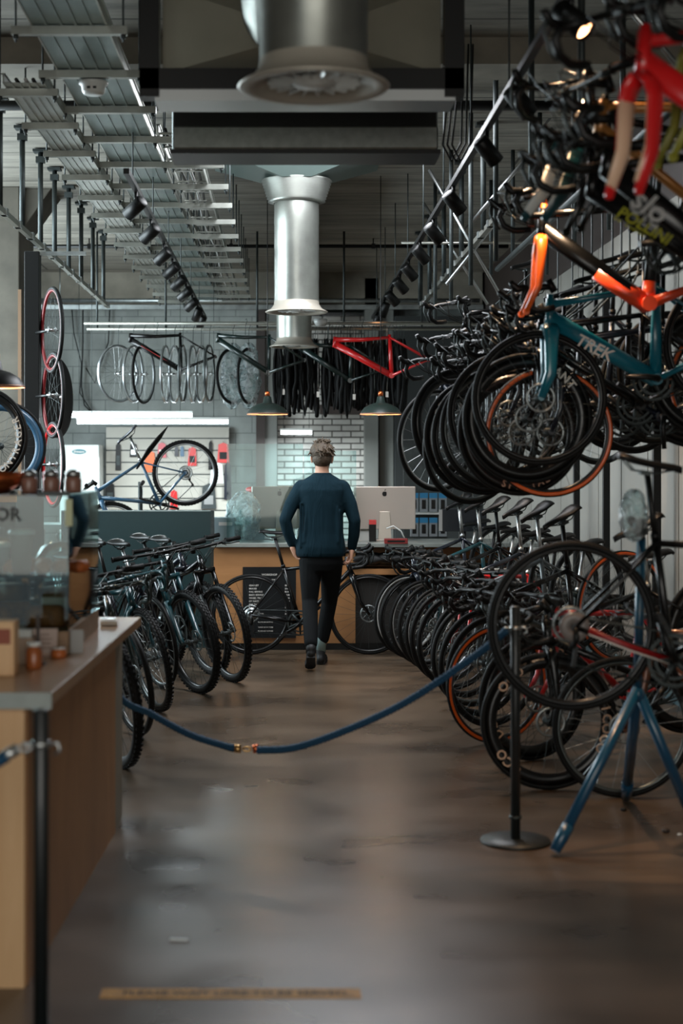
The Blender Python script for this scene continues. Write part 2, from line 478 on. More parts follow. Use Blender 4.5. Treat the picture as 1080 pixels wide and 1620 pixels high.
def wheel_parts(parent, M, R, t, deep, rim_m, tyre_m, tan, spokes=24, rear=False, disc=True, text=None, text_m=None, name='front_wheel', spin=0):
    """a wheel: the rim is the part; tyre, spokes, hub are its sub-parts"""
    if spin: M = M @ Matrix.Rotation(spin, 4, 'Y')
    rim = link(name, cmesh(('rim', R, t, deep), f_rim(R, t, deep), rim_m), parent, M=M)
    link('tyre', cmesh(('tyre', R, t), f_tyre(R, t), tyre_m), rim)
    if tan: link('tyre_sidewall', cmesh(('sidewall', R, t), f_wall(R, t), TAN if tan is True else tan), rim)
    link('spokes', cmesh(('spokes', R, t, deep, spokes), f_spokes(R, t, deep, spokes), ALU if rim_m in (RIMS, RIMG) else DSTEEL), rim)
    link('hub', cmesh(('hub', rear), f_hub(rear), DSTEEL), rim)
    if rear: link('cassette', cmesh('cassette', f_cass, ALU), rim)
    if disc: link('brake_disc', cmesh('brake_disc', f_disc(.075), STEEL), rim, loc=(0, .04, 0))
    if text:
        b = MB(); ro = R-t*.75
        for s, txt, ang, hh in text:
            for side in (-1, 1): arc_text(b, txt, ro-.031, hh, ang, side=-side, y=side*.0165, flip=s < 0)
        b.obj('rim_lettering', text_m or WHITE, rim)
    return rim

BIKES = []
def bike(label, group, world, yaw, pitch=0, roll=0, anchor='front', kind='road', frame=KG, fork=None, bars='drop', steer=0,
         deep=False, rim_m=RIMK, tan=None, saddle_m=KR, front=True, rear=True, text=None, ftext=None, ftext_m=WHITE, cat='bicycle',
         bb_paint=None, tape_m=KR, saddle=True, crank=True, thick=None, dt_text=None, dt_m=WHITE, mudguard=None, pedals=True, scale=1, fork_tip=None, post_m=None, aero_fork=False, no_fork=False):
    g = gp(kind); base = 'mtb' if kind == 'mtb' else 'road'
    Rm = Matrix.Rotation(yaw, 4, 'Z') @ Matrix.Rotation(pitch, 4, 'Y') @ Matrix.Rotation(roll, 4, 'X')
    A = {'front': g['fa3'], 'rear': g['ra3'], 'ground': Vector((.08, 0, 0)), 'bb': g['bb3'], 'crown': g['crown']}[anchor]
    root = thing('bicycle', label, cat, group=group)
    root.matrix_world = Matrix.Translation(Vector(world)-(Rm @ (A*scale))) @ Rm @ Matrix.Scale(scale, 4)
    fr = link('frame', cmesh(('frame', kind), f_frame(kind), frame), root)
    if bb_paint:
        b = MB(); bb = g['bb3']; st = g['seat3']; dt = g['crown']
        b.tube([bb+(dt-bb)*.48, bb+(dt-bb)*.2, bb], [.026, .028, .035], 12, ry=[.040, .044, .046], ref=(0, 1, 0))
        b.tube([bb, bb+(st-bb)*.22], [.027, .022], 12, ry=[.036, .030], ref=(0, 1, 0)); b.tube([bb-Vector((0, .046, 0)), bb+Vector((0, .046, 0))], .036, 16)
        for s in (-1, 1): b.tube([bb+Vector((0, s*.02, 0)), bb+(g['ra3']-bb)*.5+Vector((0, s*.055, 0))], [.022, .014], 10, ry=[.030, .018], ref=(0, 1, 0))
        tag(b.obj('bottom_bracket_shell', bb_paint, fr), 'bright orange painted lower frame junction')
    if dt_text:
        b = MB(); p0 = g['crown']; p1 = g['bb3']; c = p0+(p1-p0)*dt_text[2]; dr = (p1-p0).normalized()
        for side in (-1, 1):
            nrm = Vector((0, side, 0)); rt = (dr if side > 0 else -dr)
            if side > 0: rt = dr
            rt = dr*(1 if side > 0 else -1); up = nrm.cross(rt)
            cc = c+nrm*.026
            M = Matrix(((rt.x, up.x, nrm.x, cc.x), (rt.y, up.y, nrm.y, cc.y), (rt.z, up.z, nrm.z, cc.z), (0, 0, 0, 1)))
            put_text(b, dt_text[0], M, dt_text[1], shear=.15)
        b.obj('frame_lettering', dt_m, fr)
    # steering assembly
    S = Matrix.Translation(g['crown']) @ Matrix.Rotation(steer, 4, g['ax']) @ Matrix.Translation(-g['crown'])
    fk = link('fork', cmesh(('fork', base, aero_fork), f_fork(base, aero_fork), fork or frame), root, M=S)
    if no_fork: bpy.data.objects.remove(fk); fk = None
    if fork_tip:
        b = MB(); ax = g['ax']; Y = Vector((0, 1, 0)); lo = g['crown']; fa = g['fa3']
        for s in (-1, 1):
            w_ = .060*s; b.tube([lo-ax*.075+Y*(w_-.004*s), lo-ax*.23+Y*(w_*1.03-.004*s), fa+Y*(w_-.004*s)+ax*.02], [.0138, .0112, .0102], 8, ry=[.0375, .0308, .0208], ref=(0, 1, 0))
        b.obj('fork_inner_face', fork_tip, fk)
    t = thick or g['t']; R = g['R']
    if front: wheel_parts(root, S @ Matrix.Translation(g['fa3']), R, t, deep, rim_m, K, tan, text=text, text_m=ftext_m, name='front_wheel', spin=random.uniform(0, 6) if not text else 0)
    if rear:
        wheel_parts(root, Matrix.Translation(g['ra3']), R, t, deep, rim_m, K, tan, rear=True, name='rear_wheel', spin=random.uniform(0, 6))
        link('rear_derailleur', cmesh('rear_derailleur', f_mech, KR), root, loc=g['ra3'])
    sd = g['sad3']; stp = g['seat3']
    if saddle:
        b = None
        def f_post(q, stp=stp, sd=sd): q.tube([stp-(sd-stp).normalized()*.05, sd], .0135, 10); q.tube([stp-(sd-stp).normalized()*.012, stp+(sd-stp).normalized()*.012], .019, 10)
        link('seatpost', cmesh(('seatpost', base), f_post, post_m or random.choice([KR, KR, ALU])), root)
        sa = link('saddle', cmesh('saddle', f_saddle, saddle_m), root, loc=sd)
        link('saddle_rails', cmesh('saddle_rails', f_rails, DSTEEL), sa)
    if bars:
        bp = g['bar3']; B = S @ Matrix.Translation(bp)
        link('stem', cmesh('stem', f_stem, KR), root, M=B)
        if bars == 'drop':
            hb = link('handlebar', cmesh('drop_bar', f_drop, tape_m), root, M=B)
            for s in (-1, 1): link('brake_lever', cmesh('drop_lever', f_dlever, DSTEEL), hb, loc=(0, s*.206, 0))
        else:
            wd = .74 if kind == 'mtb' else .60
            hb = link('handlebar', cmesh(('flat_bar', wd), f_flat(wd), KR), root, M=B)
            for s in (-1, 1):
                link('grip', cmesh('grip', f_grip, K), hb, M=Matrix.Translation((-.031, s*(wd/2-.06), .012)) @ Matrix.Rotation(s*.12, 4, 'Z'))
                o = link('brake_lever', cmesh('flat_lever', f_flever, DSTEEL), hb, M=Matrix.Translation((-.02, s*(wd/2-.15), .008)) @ Matrix.Scale(s, 4, (0, 1, 0)))
        link('cables', cmesh('cables', f_cables, KG), hb)
    if crank:
        ck = link('crankset', cmesh('crankset', f_crank, KR), root, M=Matrix.Translation(g['bb3']) @ Matrix.Rotation(random.uniform(-1.2, 1.2), 4, 'Y'))
        link('chainring', cmesh('chainring', f_ring, DSTEEL if crank is True else crank), ck)
        if pedals:
            for s in (-1, 1): link('pedal', cmesh('pedal', f_pedal, KR), ck, loc=(s*.17, s*.13, -s*.02))
        if rear: link('chain', cmesh(('chain', base), f_chain(base), DSTEEL), root)
    if mudguard:
        b = MB()
        for c_ in (g['ra3'], g['fa3']):
            pts = [(c_.x+math.cos(a)*(R+.02), 0, c_.z+math.sin(a)*(R+.02)) for a in [(.35+(2.6/14)*i) for i in range(15)]]
            b.tube(pts, .026, 6, ry=.003, ref=(0, 1, 0))
        b.obj('mudguards', mudguard, root)
    BIKES.append(root)
    return root

# ------------------------------------------------------------------ surface materials of the room
def nodes(name):
    m = bpy.data.materials.new(name); m.use_nodes = True; return m, m.node_tree, m.node_tree.nodes['Principled BSDF']
def N(nt, t, **kw):
    n = nt.nodes.new(t)
    for k, v in kw.items():
        if k in n.inputs: n.inputs[k].default_value = v
        else: setattr(n, k, v)
    return n
def ramp(nt, fac, stops):
    r = nt.nodes.new('ShaderNodeValToRGB'); els = r.color_ramp.elements
    while len(els) < len(stops): els.new(.5)
    for e, (p, c) in zip(els, stops): e.position = p; e.color = s2l(c) if max(c) > 1.01 else tuple(c)+(1,)
    nt.links.new(fac, r.inputs['Fac']); return r.outputs['Color']
def mixc(nt, f, a, b, mode='MIX'):
    m = nt.nodes.new('ShaderNodeMix'); m.data_type = 'RGBA'; m.blend_type = mode
    if isinstance(f, (int, float)): m.inputs[0].default_value = f
    else: nt.links.new(f, m.inputs[0])
    nt.links.new(a, m.inputs[6]); nt.links.new(b, m.inputs[7]); return m.outputs[2]
def geo(nt, sc=(1, 1, 1), rot=(0, 0, 0)):
    g = nt.nodes.new('ShaderNodeNewGeometry'); mp = nt.nodes.new('ShaderNodeMapping')
    mp.inputs['Scale'].default_value = sc; mp.inputs['Rotation'].default_value = rot
    nt.links.new(g.outputs['Position'], mp.inputs['Vector']); return mp.outputs[0]

# polished concrete floor, trowelled across the room
FLOOR, nt, b = nodes('polished_concrete')
n1 = N(nt, 'ShaderNodeTexNoise', Scale=1.1, Detail=3, Roughness=.5); nt.links.new(geo(nt, (.7, 1.3, 1)), n1.inputs['Vector'])
n2 = N(nt, 'ShaderNodeTexNoise', Scale=1.9, Detail=3, Roughness=.5); nt.links.new(geo(nt, (.8, 1.0, 1)), n2.inputs['Vector'])
c1 = ramp(nt, n1.outputs['Fac'], [(.3, (46, 37, 30)), (.5, (78, 64, 50)), (.7, (108, 89, 72))])
c2 = ramp(nt, n2.outputs['Fac'], [(.32, (54, 44, 35)), (.68, (108, 91, 74))])
nt.links.new(mixc(nt, .45, c1, c2), b.inputs['Base Color'])
mr = N(nt, 'ShaderNodeMapRange'); mr.inputs[3].default_value = .18; mr.inputs[4].default_value = .42
nt.links.new(n2.outputs['Fac'], mr.inputs[0]); nt.links.new(mr.outputs[0], b.inputs['Roughness'])

# board-marked concrete ceiling
CEIL, nt, b = nodes('board_marked_concrete')
v = geo(nt, (1, 1, 1))
br = N(nt, 'ShaderNodeTexBrick', Scale=1.0); br.offset = .37; br.inputs['Mortar Size'].default_value = .012; br.inputs['Brick Width'].default_value = 3.1; br.inputs['Row Height'].default_value = .62
br.inputs['Color1'].default_value = s2l((150, 145, 134)); br.inputs['Color2'].default_value = s2l((132, 128, 118)); br.inputs['Mortar'].default_value = s2l((70, 67, 60))
nt.links.new(v, br.inputs['Vector'])
n1 = N(nt, 'ShaderNodeTexNoise', Scale=3, Detail=8, Roughness=.65); nt.links.new(geo(nt, (.4, 2.5, 1)), n1.inputs['Vector'])
c2 = ramp(nt, n1.outputs['Fac'], [(.3, (165, 165, 165)), (.7, (255, 255, 255))])
nt.links.new(mixc(nt, 1.0, br.outputs['Color'], c2, 'MULTIPLY'), b.inputs['Base Color']); b.inputs['Roughness'].default_value = .8
bp = N(nt, 'ShaderNodeBump', Strength=.4, Distance=.02); nt.links.new(n1.outputs['Fac'], bp.inputs['Height']); nt.links.new(bp.outputs[0], b.inputs['Normal'])

def block_mat(name, c1_, c2_, mor, bw, bh, mortar=.008, plane='xz', rough=.75, bump=.5):
    m, nt, b = nodes(name)
    g = nt.nodes.new('ShaderNodeNewGeometry'); sp = nt.nodes.new('ShaderNodeSeparateXYZ'); cb = nt.nodes.new('ShaderNodeCombineXYZ')
    nt.links.new(g.outputs['Position'], sp.inputs[0]); nt.links.new(sp.outputs[{'x': 0, 'y': 1}[plane[0]]], cb.inputs[0]); nt.links.new(sp.outputs[2], cb.inputs[1])
    br = N(nt, 'ShaderNodeTexBrick', Scale=1.0); br.inputs['Mortar Size'].default_value = mortar; br.inputs['Brick Width'].default_value = bw; br.inputs['Row Height'].default_value = bh
    br.inputs['Color1'].default_value = s2l(c1_); br.inputs['Color2'].default_value = s2l(c2_); br.inputs['Mortar'].default_value = s2l(mor)
    nt.links.new(cb.outputs[0], br.inputs['Vector'])
    n1 = N(nt, 'ShaderNodeTexNoise', Scale=2.2, Detail=7); nt.links.new(g.outputs['Position'], n1.inputs['Vector'])
    c2 = ramp(nt, n1.outputs['Fac'], [(.3, (190, 190, 190)), (.7, (255, 255, 255))])
    nt.links.new(mixc(nt, 1.0, br.outputs['Color'], c2, 'MULTIPLY'), b.inputs['Base Color']); b.inputs['Roughness'].default_value = rough
    bp = N(nt, 'ShaderNodeBump', Strength=bump, Distance=.006); bp.invert = True
    nt.links.new(br.outputs['Fac'], bp.inputs['Height']); nt.links.new(bp.outputs[0], b.inputs['Normal'])
    return m
BLOCK = block_mat('grey_painted_block', (150, 156, 152), (143, 149, 146), (112, 118, 116), .44, .225, .006)
BLOCKS = block_mat('side_block', (120, 118, 112), (110, 108, 103), (80, 78, 74), .44, .225, .008, 'yz')
BRICK = block_mat('white_brick_tile', (208, 205, 198), (182, 180, 174), (88, 86, 82), .255, .082, .010, bump=1.0, rough=.5)
CONC = mat('rough_concrete', (124, 119, 108), .85, noise=.22, nscale=4, bump=.5)

def wood(name, a, c, plane_rot=(0, 0, 0), sc=(1, 14, 14), rough=.5):
    m, nt, b = nodes(name)
    tc = nt.nodes.new('ShaderNodeTexCoord'); mp = nt.nodes.new('ShaderNodeMapping'); mp.inputs['Scale'].default_value = sc; mp.inputs['Rotation'].default_value = plane_rot
    nt.links.new(tc.outputs['Object'], mp.inputs['Vector'])
    n = N(nt, 'ShaderNodeTexNoise', Scale=1.6, Detail=7, Roughness=.6, Distortion=.6); nt.links.new(mp.outputs[0], n.inputs['Vector'])
    nt.links.new(ramp(nt, n.outputs['Fac'], [(.3, a), (.7, c)]), b.inputs['Base Color']); b.inputs['Roughness'].default_value = rough
    return m
PLY = wood('birch_ply', (206, 164, 118), (224, 186, 140), sc=(9, 9, .8))
PLYD = wood('ply_side_shaded', (150, 104, 62), (178, 128, 80), sc=(9, 2, .8))  # the counter's ply again, with the side face's shade put into the colour
PLYC = wood('counter_ply', (150, 104, 62), (170, 120, 74), sc=(.8, 9, 6))
TOPM = mat('zinc_worktop', (128, 134, 130), .32, .35, noise=.15, nscale=8)
TOPW = wood('oiled_worktop', (150, 112, 78), (178, 138, 100), sc=(6, 1, 6), rough=.28)
PANELT = mat('dark_teal_board', (10, 38, 40), .45, noise=.06)
CLAD = mat('pale_cladding', (126, 123, 116), .55, noise=.06, nscale=3)
DOORG = mat('grey_painted_steel', (104, 106, 102), .5, noise=.08, nscale=3)
DARKB = mat('dark_brown_steel', (44, 34, 30), .55)
DARKW = mat('dark_glazing', (14, 22, 20), .15)

# ------------------------------------------------------------------ the room
def sbox(name, lo, hi, m, bevel=0):
    return struct(MB().box2(lo, hi).obj(name, m, bevel=bevel))
CZ = 4.15; YB = 20.5; XL = -4.3; XR = 2.62
sbox('floor', (XL-.2, -2.9, -.12), (XR+.2, YB+.2, 0), FLOOR)
sbox('ceiling', (XL-.2, -2.9, CZ), (XR+.2, YB+.2, CZ+.2), CEIL)
sbox('wall_back', (XL-.2, YB, 0), (XR+.2, YB+.2, CZ), BLOCK)
sbox('wall_left', (XL-.2, -2.9, 0), (XL, YB, CZ), BLOCKS)
# right wall: vertical cladding boards with open joints
b = MB(); b.box2((XR+.03, -2.9, 0), (XR+.2, YB, CZ)); struct(b.obj('wall_right', DARKB))
b = MB(); y = -2.8
while y < YB-.1:
    b.box2((XR, y, .10), (XR+.03, min(y+.84, YB), 3.4)); y += .86
struct(b.obj('wall_right_cladding', CLAD))
sbox('baseboard_right', (XR-.012, -2.8, 0), (XR+.03, YB, .10), mat('pale_blue_base', (120, 148, 156), .5))
# ceiling downstand beams and cross pipes
for k, (d, h) in enumerate(((9.05, .16), (20.1, .46))):
    sbox('beam_%d' % (k+1), (XL, d, CZ-h), (XR, d+.38, CZ), CONC)
# back wall fittings
sbox('trim_1', (-3.4, 20.02, CZ-.50), (XR, 20.08, CZ-.44), STEEL)
def bx(px0, px1, py0, py1, d0, d1, name, m, s=None):
    a = P(px0, py1, d0); c = P(px1, py0, d0)
    return sbox(name, (a.x, d0, max(0, a.z)), (c.x, d1, c.z), m)
bx(405, 419, 440, 1100, 20.15, 20.5, 'column_1', DARKB)
bx(419, 438, 440, 1100, 20.2, 20.5, 'column_2', DOORG)
bx(439, 577, 440, 1100, 20.42, 20.5, 'wall_brick_panel', BRICK)
bx(577, 598, 440, 1100, 20.1, 20.5, 'column_3', DOORG)
bx(600, 622, 440, 1100, 20.2, 20.5, 'column_4', DOORG)
bx(506, 597, 441, 500, 20.3, 20.4, 'window_1', DARKW)
bx(600, 692, 452, 486, 20.3, 20.4, 'window_2', DARKW)
bx(625, 800, 500, 1100, 20.0, 20.4, 'wall_dark_panel', mat('charcoal_panel', (34, 38, 38), .6))
bx(506, 626, 640, 655, 20.05, 20.3, 'trim_2', DARKB)
# left concrete pier with flared head
b = MB(); b.box2((-3.5, 13.9, 0), (-2.43, 14.7, CZ)); b.prism([(-2.43, 3.75), (-2.15, CZ), (-2.43, CZ)], 14.0, 14.6)
struct(b.obj('column_5', mat('dark_pier_concrete', (84, 80, 72), .85, noise=.22, nscale=4, bump=.5), bevel=.01))
sbox('column_6', (-2.435, 13.86, 0), (-2.405, 13.9, 3.2), mat('brown_edge', (110, 84, 60), .6))

# pipes across the ceiling
def pipe(z, y, x0, x1, r, m, lab):
    b = MB(); b.tube([(x0, y, z), (x1, y, z)], r, 8)
    x = x0+.4
    while x < x1: b.tube([(x, y, z), (x, y, CZ)], .008, 5); b.box((x, y, z), (.04, r*2.6, r*2.6)); x += 1.6
    return tag(b.obj('ceiling_pipe', m), lab, 'pipe')
pipe(CZ-.09, 17.1, XL+.1, XR-.1, .022, KR, 'thin black pipe crossing the ceiling behind the round duct')
pipe(CZ-.10, 10.35, XL+.1, XR-.1, .035, KR, 'thick black pipe crossing the ceiling above the cable tray')
pipe(3.72, 19.6, -3.3, XR-.1, .028, STEEL, 'silver pipe running along the top of the back wall')

# ------------------------------------------------------------------ ventilation
xc = .10
duct = thing('ventilation_duct', 'long round galvanised duct with four flared drop nozzles below the ceiling', 'duct', (xc, 9, 3.45))
def dpart(name, b, m=GALV, lab=None):
    o = b.obj(name, m, duct, loc=(-xc, -9, -3.45))
    if lab: o['label'] = lab
    return o
b = MB(); prof = []
y = 13.3
prof.append((.19, y))
while y < 20.1:
    prof += [(.19, y), (.194, y+.012), (.19, y+.024)]; y += .18
b.lathe(prof, 40, axis='y', M=Matrix.Translation((xc, 0, 3.93))); dpart('main_duct', b)
b = MB(); prof = []
for i in range(8):
    prof += [(.285-.008*i, 3.97-.024*i), (.297-.008*i, 3.958-.024*i)]
prof += [(.19, 3.775)]
b.lathe(prof, 40, M=Matrix.Translation((xc, 12.65, 0))); dpart('flexible_collar', b)
b = MB(); prof = []
for i in range(60):
    prof += [(.225, 4.9+i*.03), (.24, 4.915+i*.03)]
b.lathe(prof, 40, axis='y', M=Matrix.Translation((xc-.05, 0, 3.62))); dpart('flexible_hose', b)
for i, y in enumerate((5.22, 12.65, 16.0, 19.7)):
    b = MB(); zb = 2.90-.035*i*.8
    prof = [(.185, 3.8), (.187, 3.60), (.185, 3.59), (.187, 3.40), (.185, 3.39), (.187, 3.15), (.185, 3.14), (.186, zb+.09), (.19, zb+.06), (.215, zb+.025), (.25, zb+.008), (.262, zb), (.255, zb-.006), (.21, zb-.002), (.20, zb+.02), (.175, zb+.03), (.170, zb+.07)]
    if not i: prof[0] = (.185, 4.1)
    b.lathe(prof[:8], 44, M=Matrix.Translation((xc, y, 0)))
    nz = dpart('drop_nozzle', b)
    b = MB(); b.lathe(prof[7:], 44, M=Matrix.Translation((xc, y, 0))); b.obj('bell_mouth', mat('pale_bell_mouth', (170, 164, 152), .4, .3), nz)
    b = MB()
    for k in range(18):
        a = 2*PI*k/18
        b.box((0, 0, 0), (.075, .004, .03), Matrix.Translation((xc, y, zb+.018)) @ Matrix.Rotation(a, 4, 'Z') @ Matrix.Translation((.12, 0, 0)) @ Matrix.Rotation(.6, 4, 'X'))
    b.lathe([(.09, zb+.02), (.06, zb+.0), (0, zb-.004)], 24, M=Matrix.Translation((xc, y, 0)))
    o = b.obj('diffuser_vanes', WPAINT, nz)
b = MB(); yc = 12.65
r0 = [(xc-.70, yc-.5, 4.145), (xc+.70, yc-.5, 4.145), (xc+.70, yc+.5, 4.145), (xc-.70, yc+.5, 4.145)]
r1 = [(xc-.12, yc-.28, 3.95), (xc+.12, yc-.28, 3.95), (xc+.12, yc+.28, 3.95), (xc-.12, yc+.28, 3.95)]
b.add(r0+r1, [(0, 1, 5, 4), (1, 2, 6, 5), (2, 3, 7, 6), (3, 0, 4, 7), (0, 3, 2, 1), (4, 5, 6, 7)], False)
dpart('reducer_hood', b, mat('hood_sheet', (120, 138, 134), .4, .3))

ah = thing('air_handling_unit', 'large grey sheet metal air handling unit with cross-broken panels hung over the aisle', 'air handler', (.1, 7.6, 3.3))
def apart(name, b, m): return b.obj(name, m, ah, loc=(-.1, -7.6, -3.3))
SHEET = mat('cross_broken_sheet', (168, 166, 150), .36, .4, noise=.12, nscale=3)
b = MB(); x0, x1, z0, z1, y = -.57, .73, 3.43, 3.84, 7.1      # cross-broken front sheet
cx, cz = .1, 3.55
b.add([(x0, y, z0), (x1, y, z0), (x1, y, z1), (x0, y, z1), (cx, y-.24, cz)], [(0, 1, 4), (1, 2, 4), (2, 3, 4), (3, 0, 4)], False); apart('front_sheet', b, SHEET)
b = MB(); b.box2((x0, 7.12, z0), (x1, 7.55, 3.95)); b.box2((x0, 7.55, 3.56), (x1, 8.25, 3.95)); apart('casing', b, SHEET)
b = MB()
for xx in (-.625, .785): b.box2((xx-.045, 7.0, 3.30), (xx+.045, 7.1, 4.0))
b.box2((-.67, 7.0, 3.335), (.83, 7.1, 3.43)); apart('support_frame', b, KR)
b = MB(); b.box2((-.60, 7.02, 3.285), (.79, 7.25, 3.335)); apart('drip_edge', b, ALU)
b = MB(); b.box2((-.58, 8.0, 3.37), (.80, 8.3, 3.54)); apart('filter_slot', b, mat('filter_black', (10, 12, 11), .7))
b = MB(); b.box2((-.585, 7.95, 3.255), (.805, 8.3, 3.375)); apart('lower_channel', b, mat('channel_sheet', (120, 124, 120), .4, .6, noise=.15)).modifiers.new('e', 'BEVEL').width = .008
b = MB(); b.box2((-.60, 7.97, 3.235), (.82, 8.28, 3.257)); apart('lower_gasket', b, KR)
b = MB()
for xx in (-.60, .82):
    for yy in (7.05, 8.2): b.tube([(xx, yy, 3.3), (xx, yy, CZ)], .007, 5)
apart('hanger_rods', b, STEEL)
for i in range(3):
    b = MB(); x = .86+.025*i; b.tube([(x, 8.15, 3.9), (x+.02, 8.15, 3.6), (x-.01, 8.16, 3.32), (x+.04, 8.2, 3.24), (x+.10, 8.25, 3.35), (x+.12, 8.3, 3.9)], .006, 6)
    o = apart('cable', b, KR)

# ------------------------------------------------------------------ cable trays
def tray(label, x0, x1, ya, yb, z, step, deckm, ladder, xtra=(.10, .10), group='cable trays under the ceiling'):
    t = thing('cable_tray', label, 'cable tray', ((x0+x1)/2, ya, z), group=group); off = (-(x0+x1)/2, -ya, -z)
    b = MB()
    for x in (x0, x1): b.box2((x-.004, ya, z), (x+.004, yb, z+.055)); b.box2((x-.012, ya, z+.05), (x+.012, yb, z+.056))
    b.obj('side_rails', GALV, t, loc=off)
    b = MB()
    if ladder:
        y = ya+.05
        while y < yb: MB().box2((x0, y, z+.004), (x1, y+.028, z+.014)).obj('ladder_rung', GALV, t, loc=off); y += .41
    else:
        b.box2((x0, ya, z+.003), (x1, yb, z+.006))
        for k in range(4): xx = x0+(x1-x0)*(k+1)/5; b.box2((xx-.006, ya, z-.002), (xx+.006, yb, z+.004))
        b.obj('tray_deck', deckm, t, loc=off)
    for k in range(3):
        xx = x0+(x1-x0)*(k+1)/4; b = MB(); b.tube([(xx+.015*math.sin(y*1.7+k), y, z+.022) for y in [ya+(yb-ya)*i/24 for i in range(25)]], .011, 6); b.obj('cable', [KR, GREYP, KR][k], t, loc=off)
    y = ya+.1
    while y < yb:
        a0, a1 = x0-xtra[0], x1+xtra[1]
        b = MB(); b.box2((a0, y, z-.042), (a1, y+.041, z-.002)); b.obj('cross_bar', GALV, t, loc=off)
        for x in (a0+.02, a1-.02):
            b = MB(); b.tube([(x, y+.02, z-.075), (x, y+.02, CZ)], .006, 5); b.tube([(x, y+.02, z-.06), (x, y+.02, z-.042)], .014, 6); b.obj('threaded_rod', DSTEEL, t, loc=off)
        y += step
DECK = mat('tray_sheet', (104, 122, 120), .38, .7, noise=.15, nscale=6)
tray('wide solid-bottomed cable tray carrying the white smoke detector, left of the air handler', -1.22, -.86, 6.4, 19.5, 3.72, .82, DECK, False)
tray('narrow bright cable tray on the wall side of the wide solid tray', -1.52, -1.30, 8.2, 19.5, 3.66, .82, GALV, False, (.06, .06))
tray('ladder cable tray between the wide solid tray and the round duct', -.80, -.58, 9.6, 19.5, 3.70, .82, DECK, True, (.05, .16))
sd = thing('smoke_detector', 'round white smoke detector fixed under the wide cable tray', 'smoke detector', (-1.035, 8.22, 3.66))
MB().lathe([(0, -.055), (.05, -.055), (.062, -.04), (.066, -.01), (.08, 0), (.08, .012), (0, .012)], 24).obj('detector_body', WPAINT, sd)
b = MB(); b.box((-.018, -.060, -.03), (.018, .012, .012)); b.box((.014, -.060, -.03), (.018, .012, .012)); b.obj('sensor_slots', KR, sd)
e = thing('smoke_detector', 'small white smoke detector beside the far duct nozzle above the rail', 'smoke detector', P(507, 508, 16.3))
MB().lathe([(0, -.05), (.05, -.05), (.07, -.02), (.075, .02), (0, .02)], 20).obj('detector_body', WPAINT, e)

# ------------------------------------------------------------------ lighting rails, tracks and spotlights
def light_rail(label, x, z, ya, yb, rods, m):
    t = thing('lighting_rail', label, 'light rail', (x, ya, z), group='slim silver light rails'); off = (-x, -ya, -z)
    b = MB(); b.box2((x-.018, ya, z-.02), (x+.018, yb, z+.02)); b.obj('rail', m, t, loc=off)
    y = ya+.3
    while y < yb:
        b = MB(); b.box((x, y, z+.005), (.055, .07, .05)); b.obj('clamp', STEEL, t, loc=off); y += .55
    for y in rods:
        b = MB(); b.tube([(x-.02, y, z), (x-.02, y, CZ)], .021, 8); b.box((x-.02, y, CZ-.02), (.11, .11, .02)); b.box((x-.02, y, CZ-.09), (.07, .05, .05)); b.obj('hanger_tube', DSTEEL, t, loc=off)
RAILM = mat('polished_rail', (150, 150, 142), .35, .85)
light_rail('silver rail hung on eight grey tubes along the left side', -1.95, 3.35, 7.5, 16.8, [10.5, 11.4, 12.25, 13.0, 13.85, 14.7, 15.6, 16.5], RAILM)
light_rail('silver rail hung on grey tubes above the bicycles on the right', 1.5, 3.35, 10.2, 16.8, [11.3, 12.7, 14.1, 15.5, 16.6], RAILM)

def track(label, x, z, ya, yb):
    t = thing('light_track', label, 'light track', (x, ya, z), group='black light tracks'); off = (-x, -ya, -z)
    b = MB(); b.box2((x-.018, ya, z-.017), (x+.018, yb, z+.017)); b.obj('track', KR, t, loc=off)
    y = ya+.4
    while y < yb:
        b = MB(); b.tube([(x, y, z), (x, y, CZ)], .005, 5); b.obj('suspension_wire', DSTEEL, t, loc=off); y += 1.5
track('black spotlight track on the left of the round duct', -.97, 3.40, 9.3, 18.6)
track('black spotlight track on the right of the round duct', 1.08, 3.40, 5.4, 18.6)
LENS = mat('spot_lens', (255, 190, 140), .3, emit=(255, 176, 120), estr=6)
def make_spot(label, loc, group, aim, lit=False):
    t = thing('spotlight', label, 'spotlight', loc, group=group)
    MB().tube([(0, 0, 0), (0, 0, -.07)], .012, 8).obj('yoke', KR, t)
    Ms = Matrix.Translation((0, 0, -.10)) @ Euler(aim).to_matrix().to_4x4()
    MB().lathe([(0, .07), (.038, .07), (.045, .06), (.045, -.085), (.041, -.085), (.038, -.07), (0, -.07)], 20).obj('lamp_head', KR, t, M=Ms)
    MB().lathe([(0, -.072), (.037, -.072)], 20).obj('lens', LENS if lit else mat('dark_lens', (30, 28, 26), .2), t, M=Ms)
    return t
ys = [9.9, 11.0, 12.2, 13.1, 14.0, 14.9, 15.9, 16.9, 17.8]
for i, y in enumerate(ys):
    make_spot('black cylinder spotlight on the left track, number %d counted from the aisle end' % (i+1), (-.97, y, 3.38), 'spotlights on the left track', (.5, .9 if i < 7 else .4, 0), i == 8)
for i, y in enumerate([5.72, 7.0, 8.1, 9.7, 11.0, 12.1, 13.2, 14.2, 15.3, 16.4, 17.7]):
    make_spot('black cylinder spotlight on the right track, number %d counted from the shop entrance end' % (i+1), (1.08, y, 3.38), 'spotlights on the right track', (.35, -.75 if i < 9 else .3, 0) if i else (-.5, -.7, 0), i in (0, 9, 10))
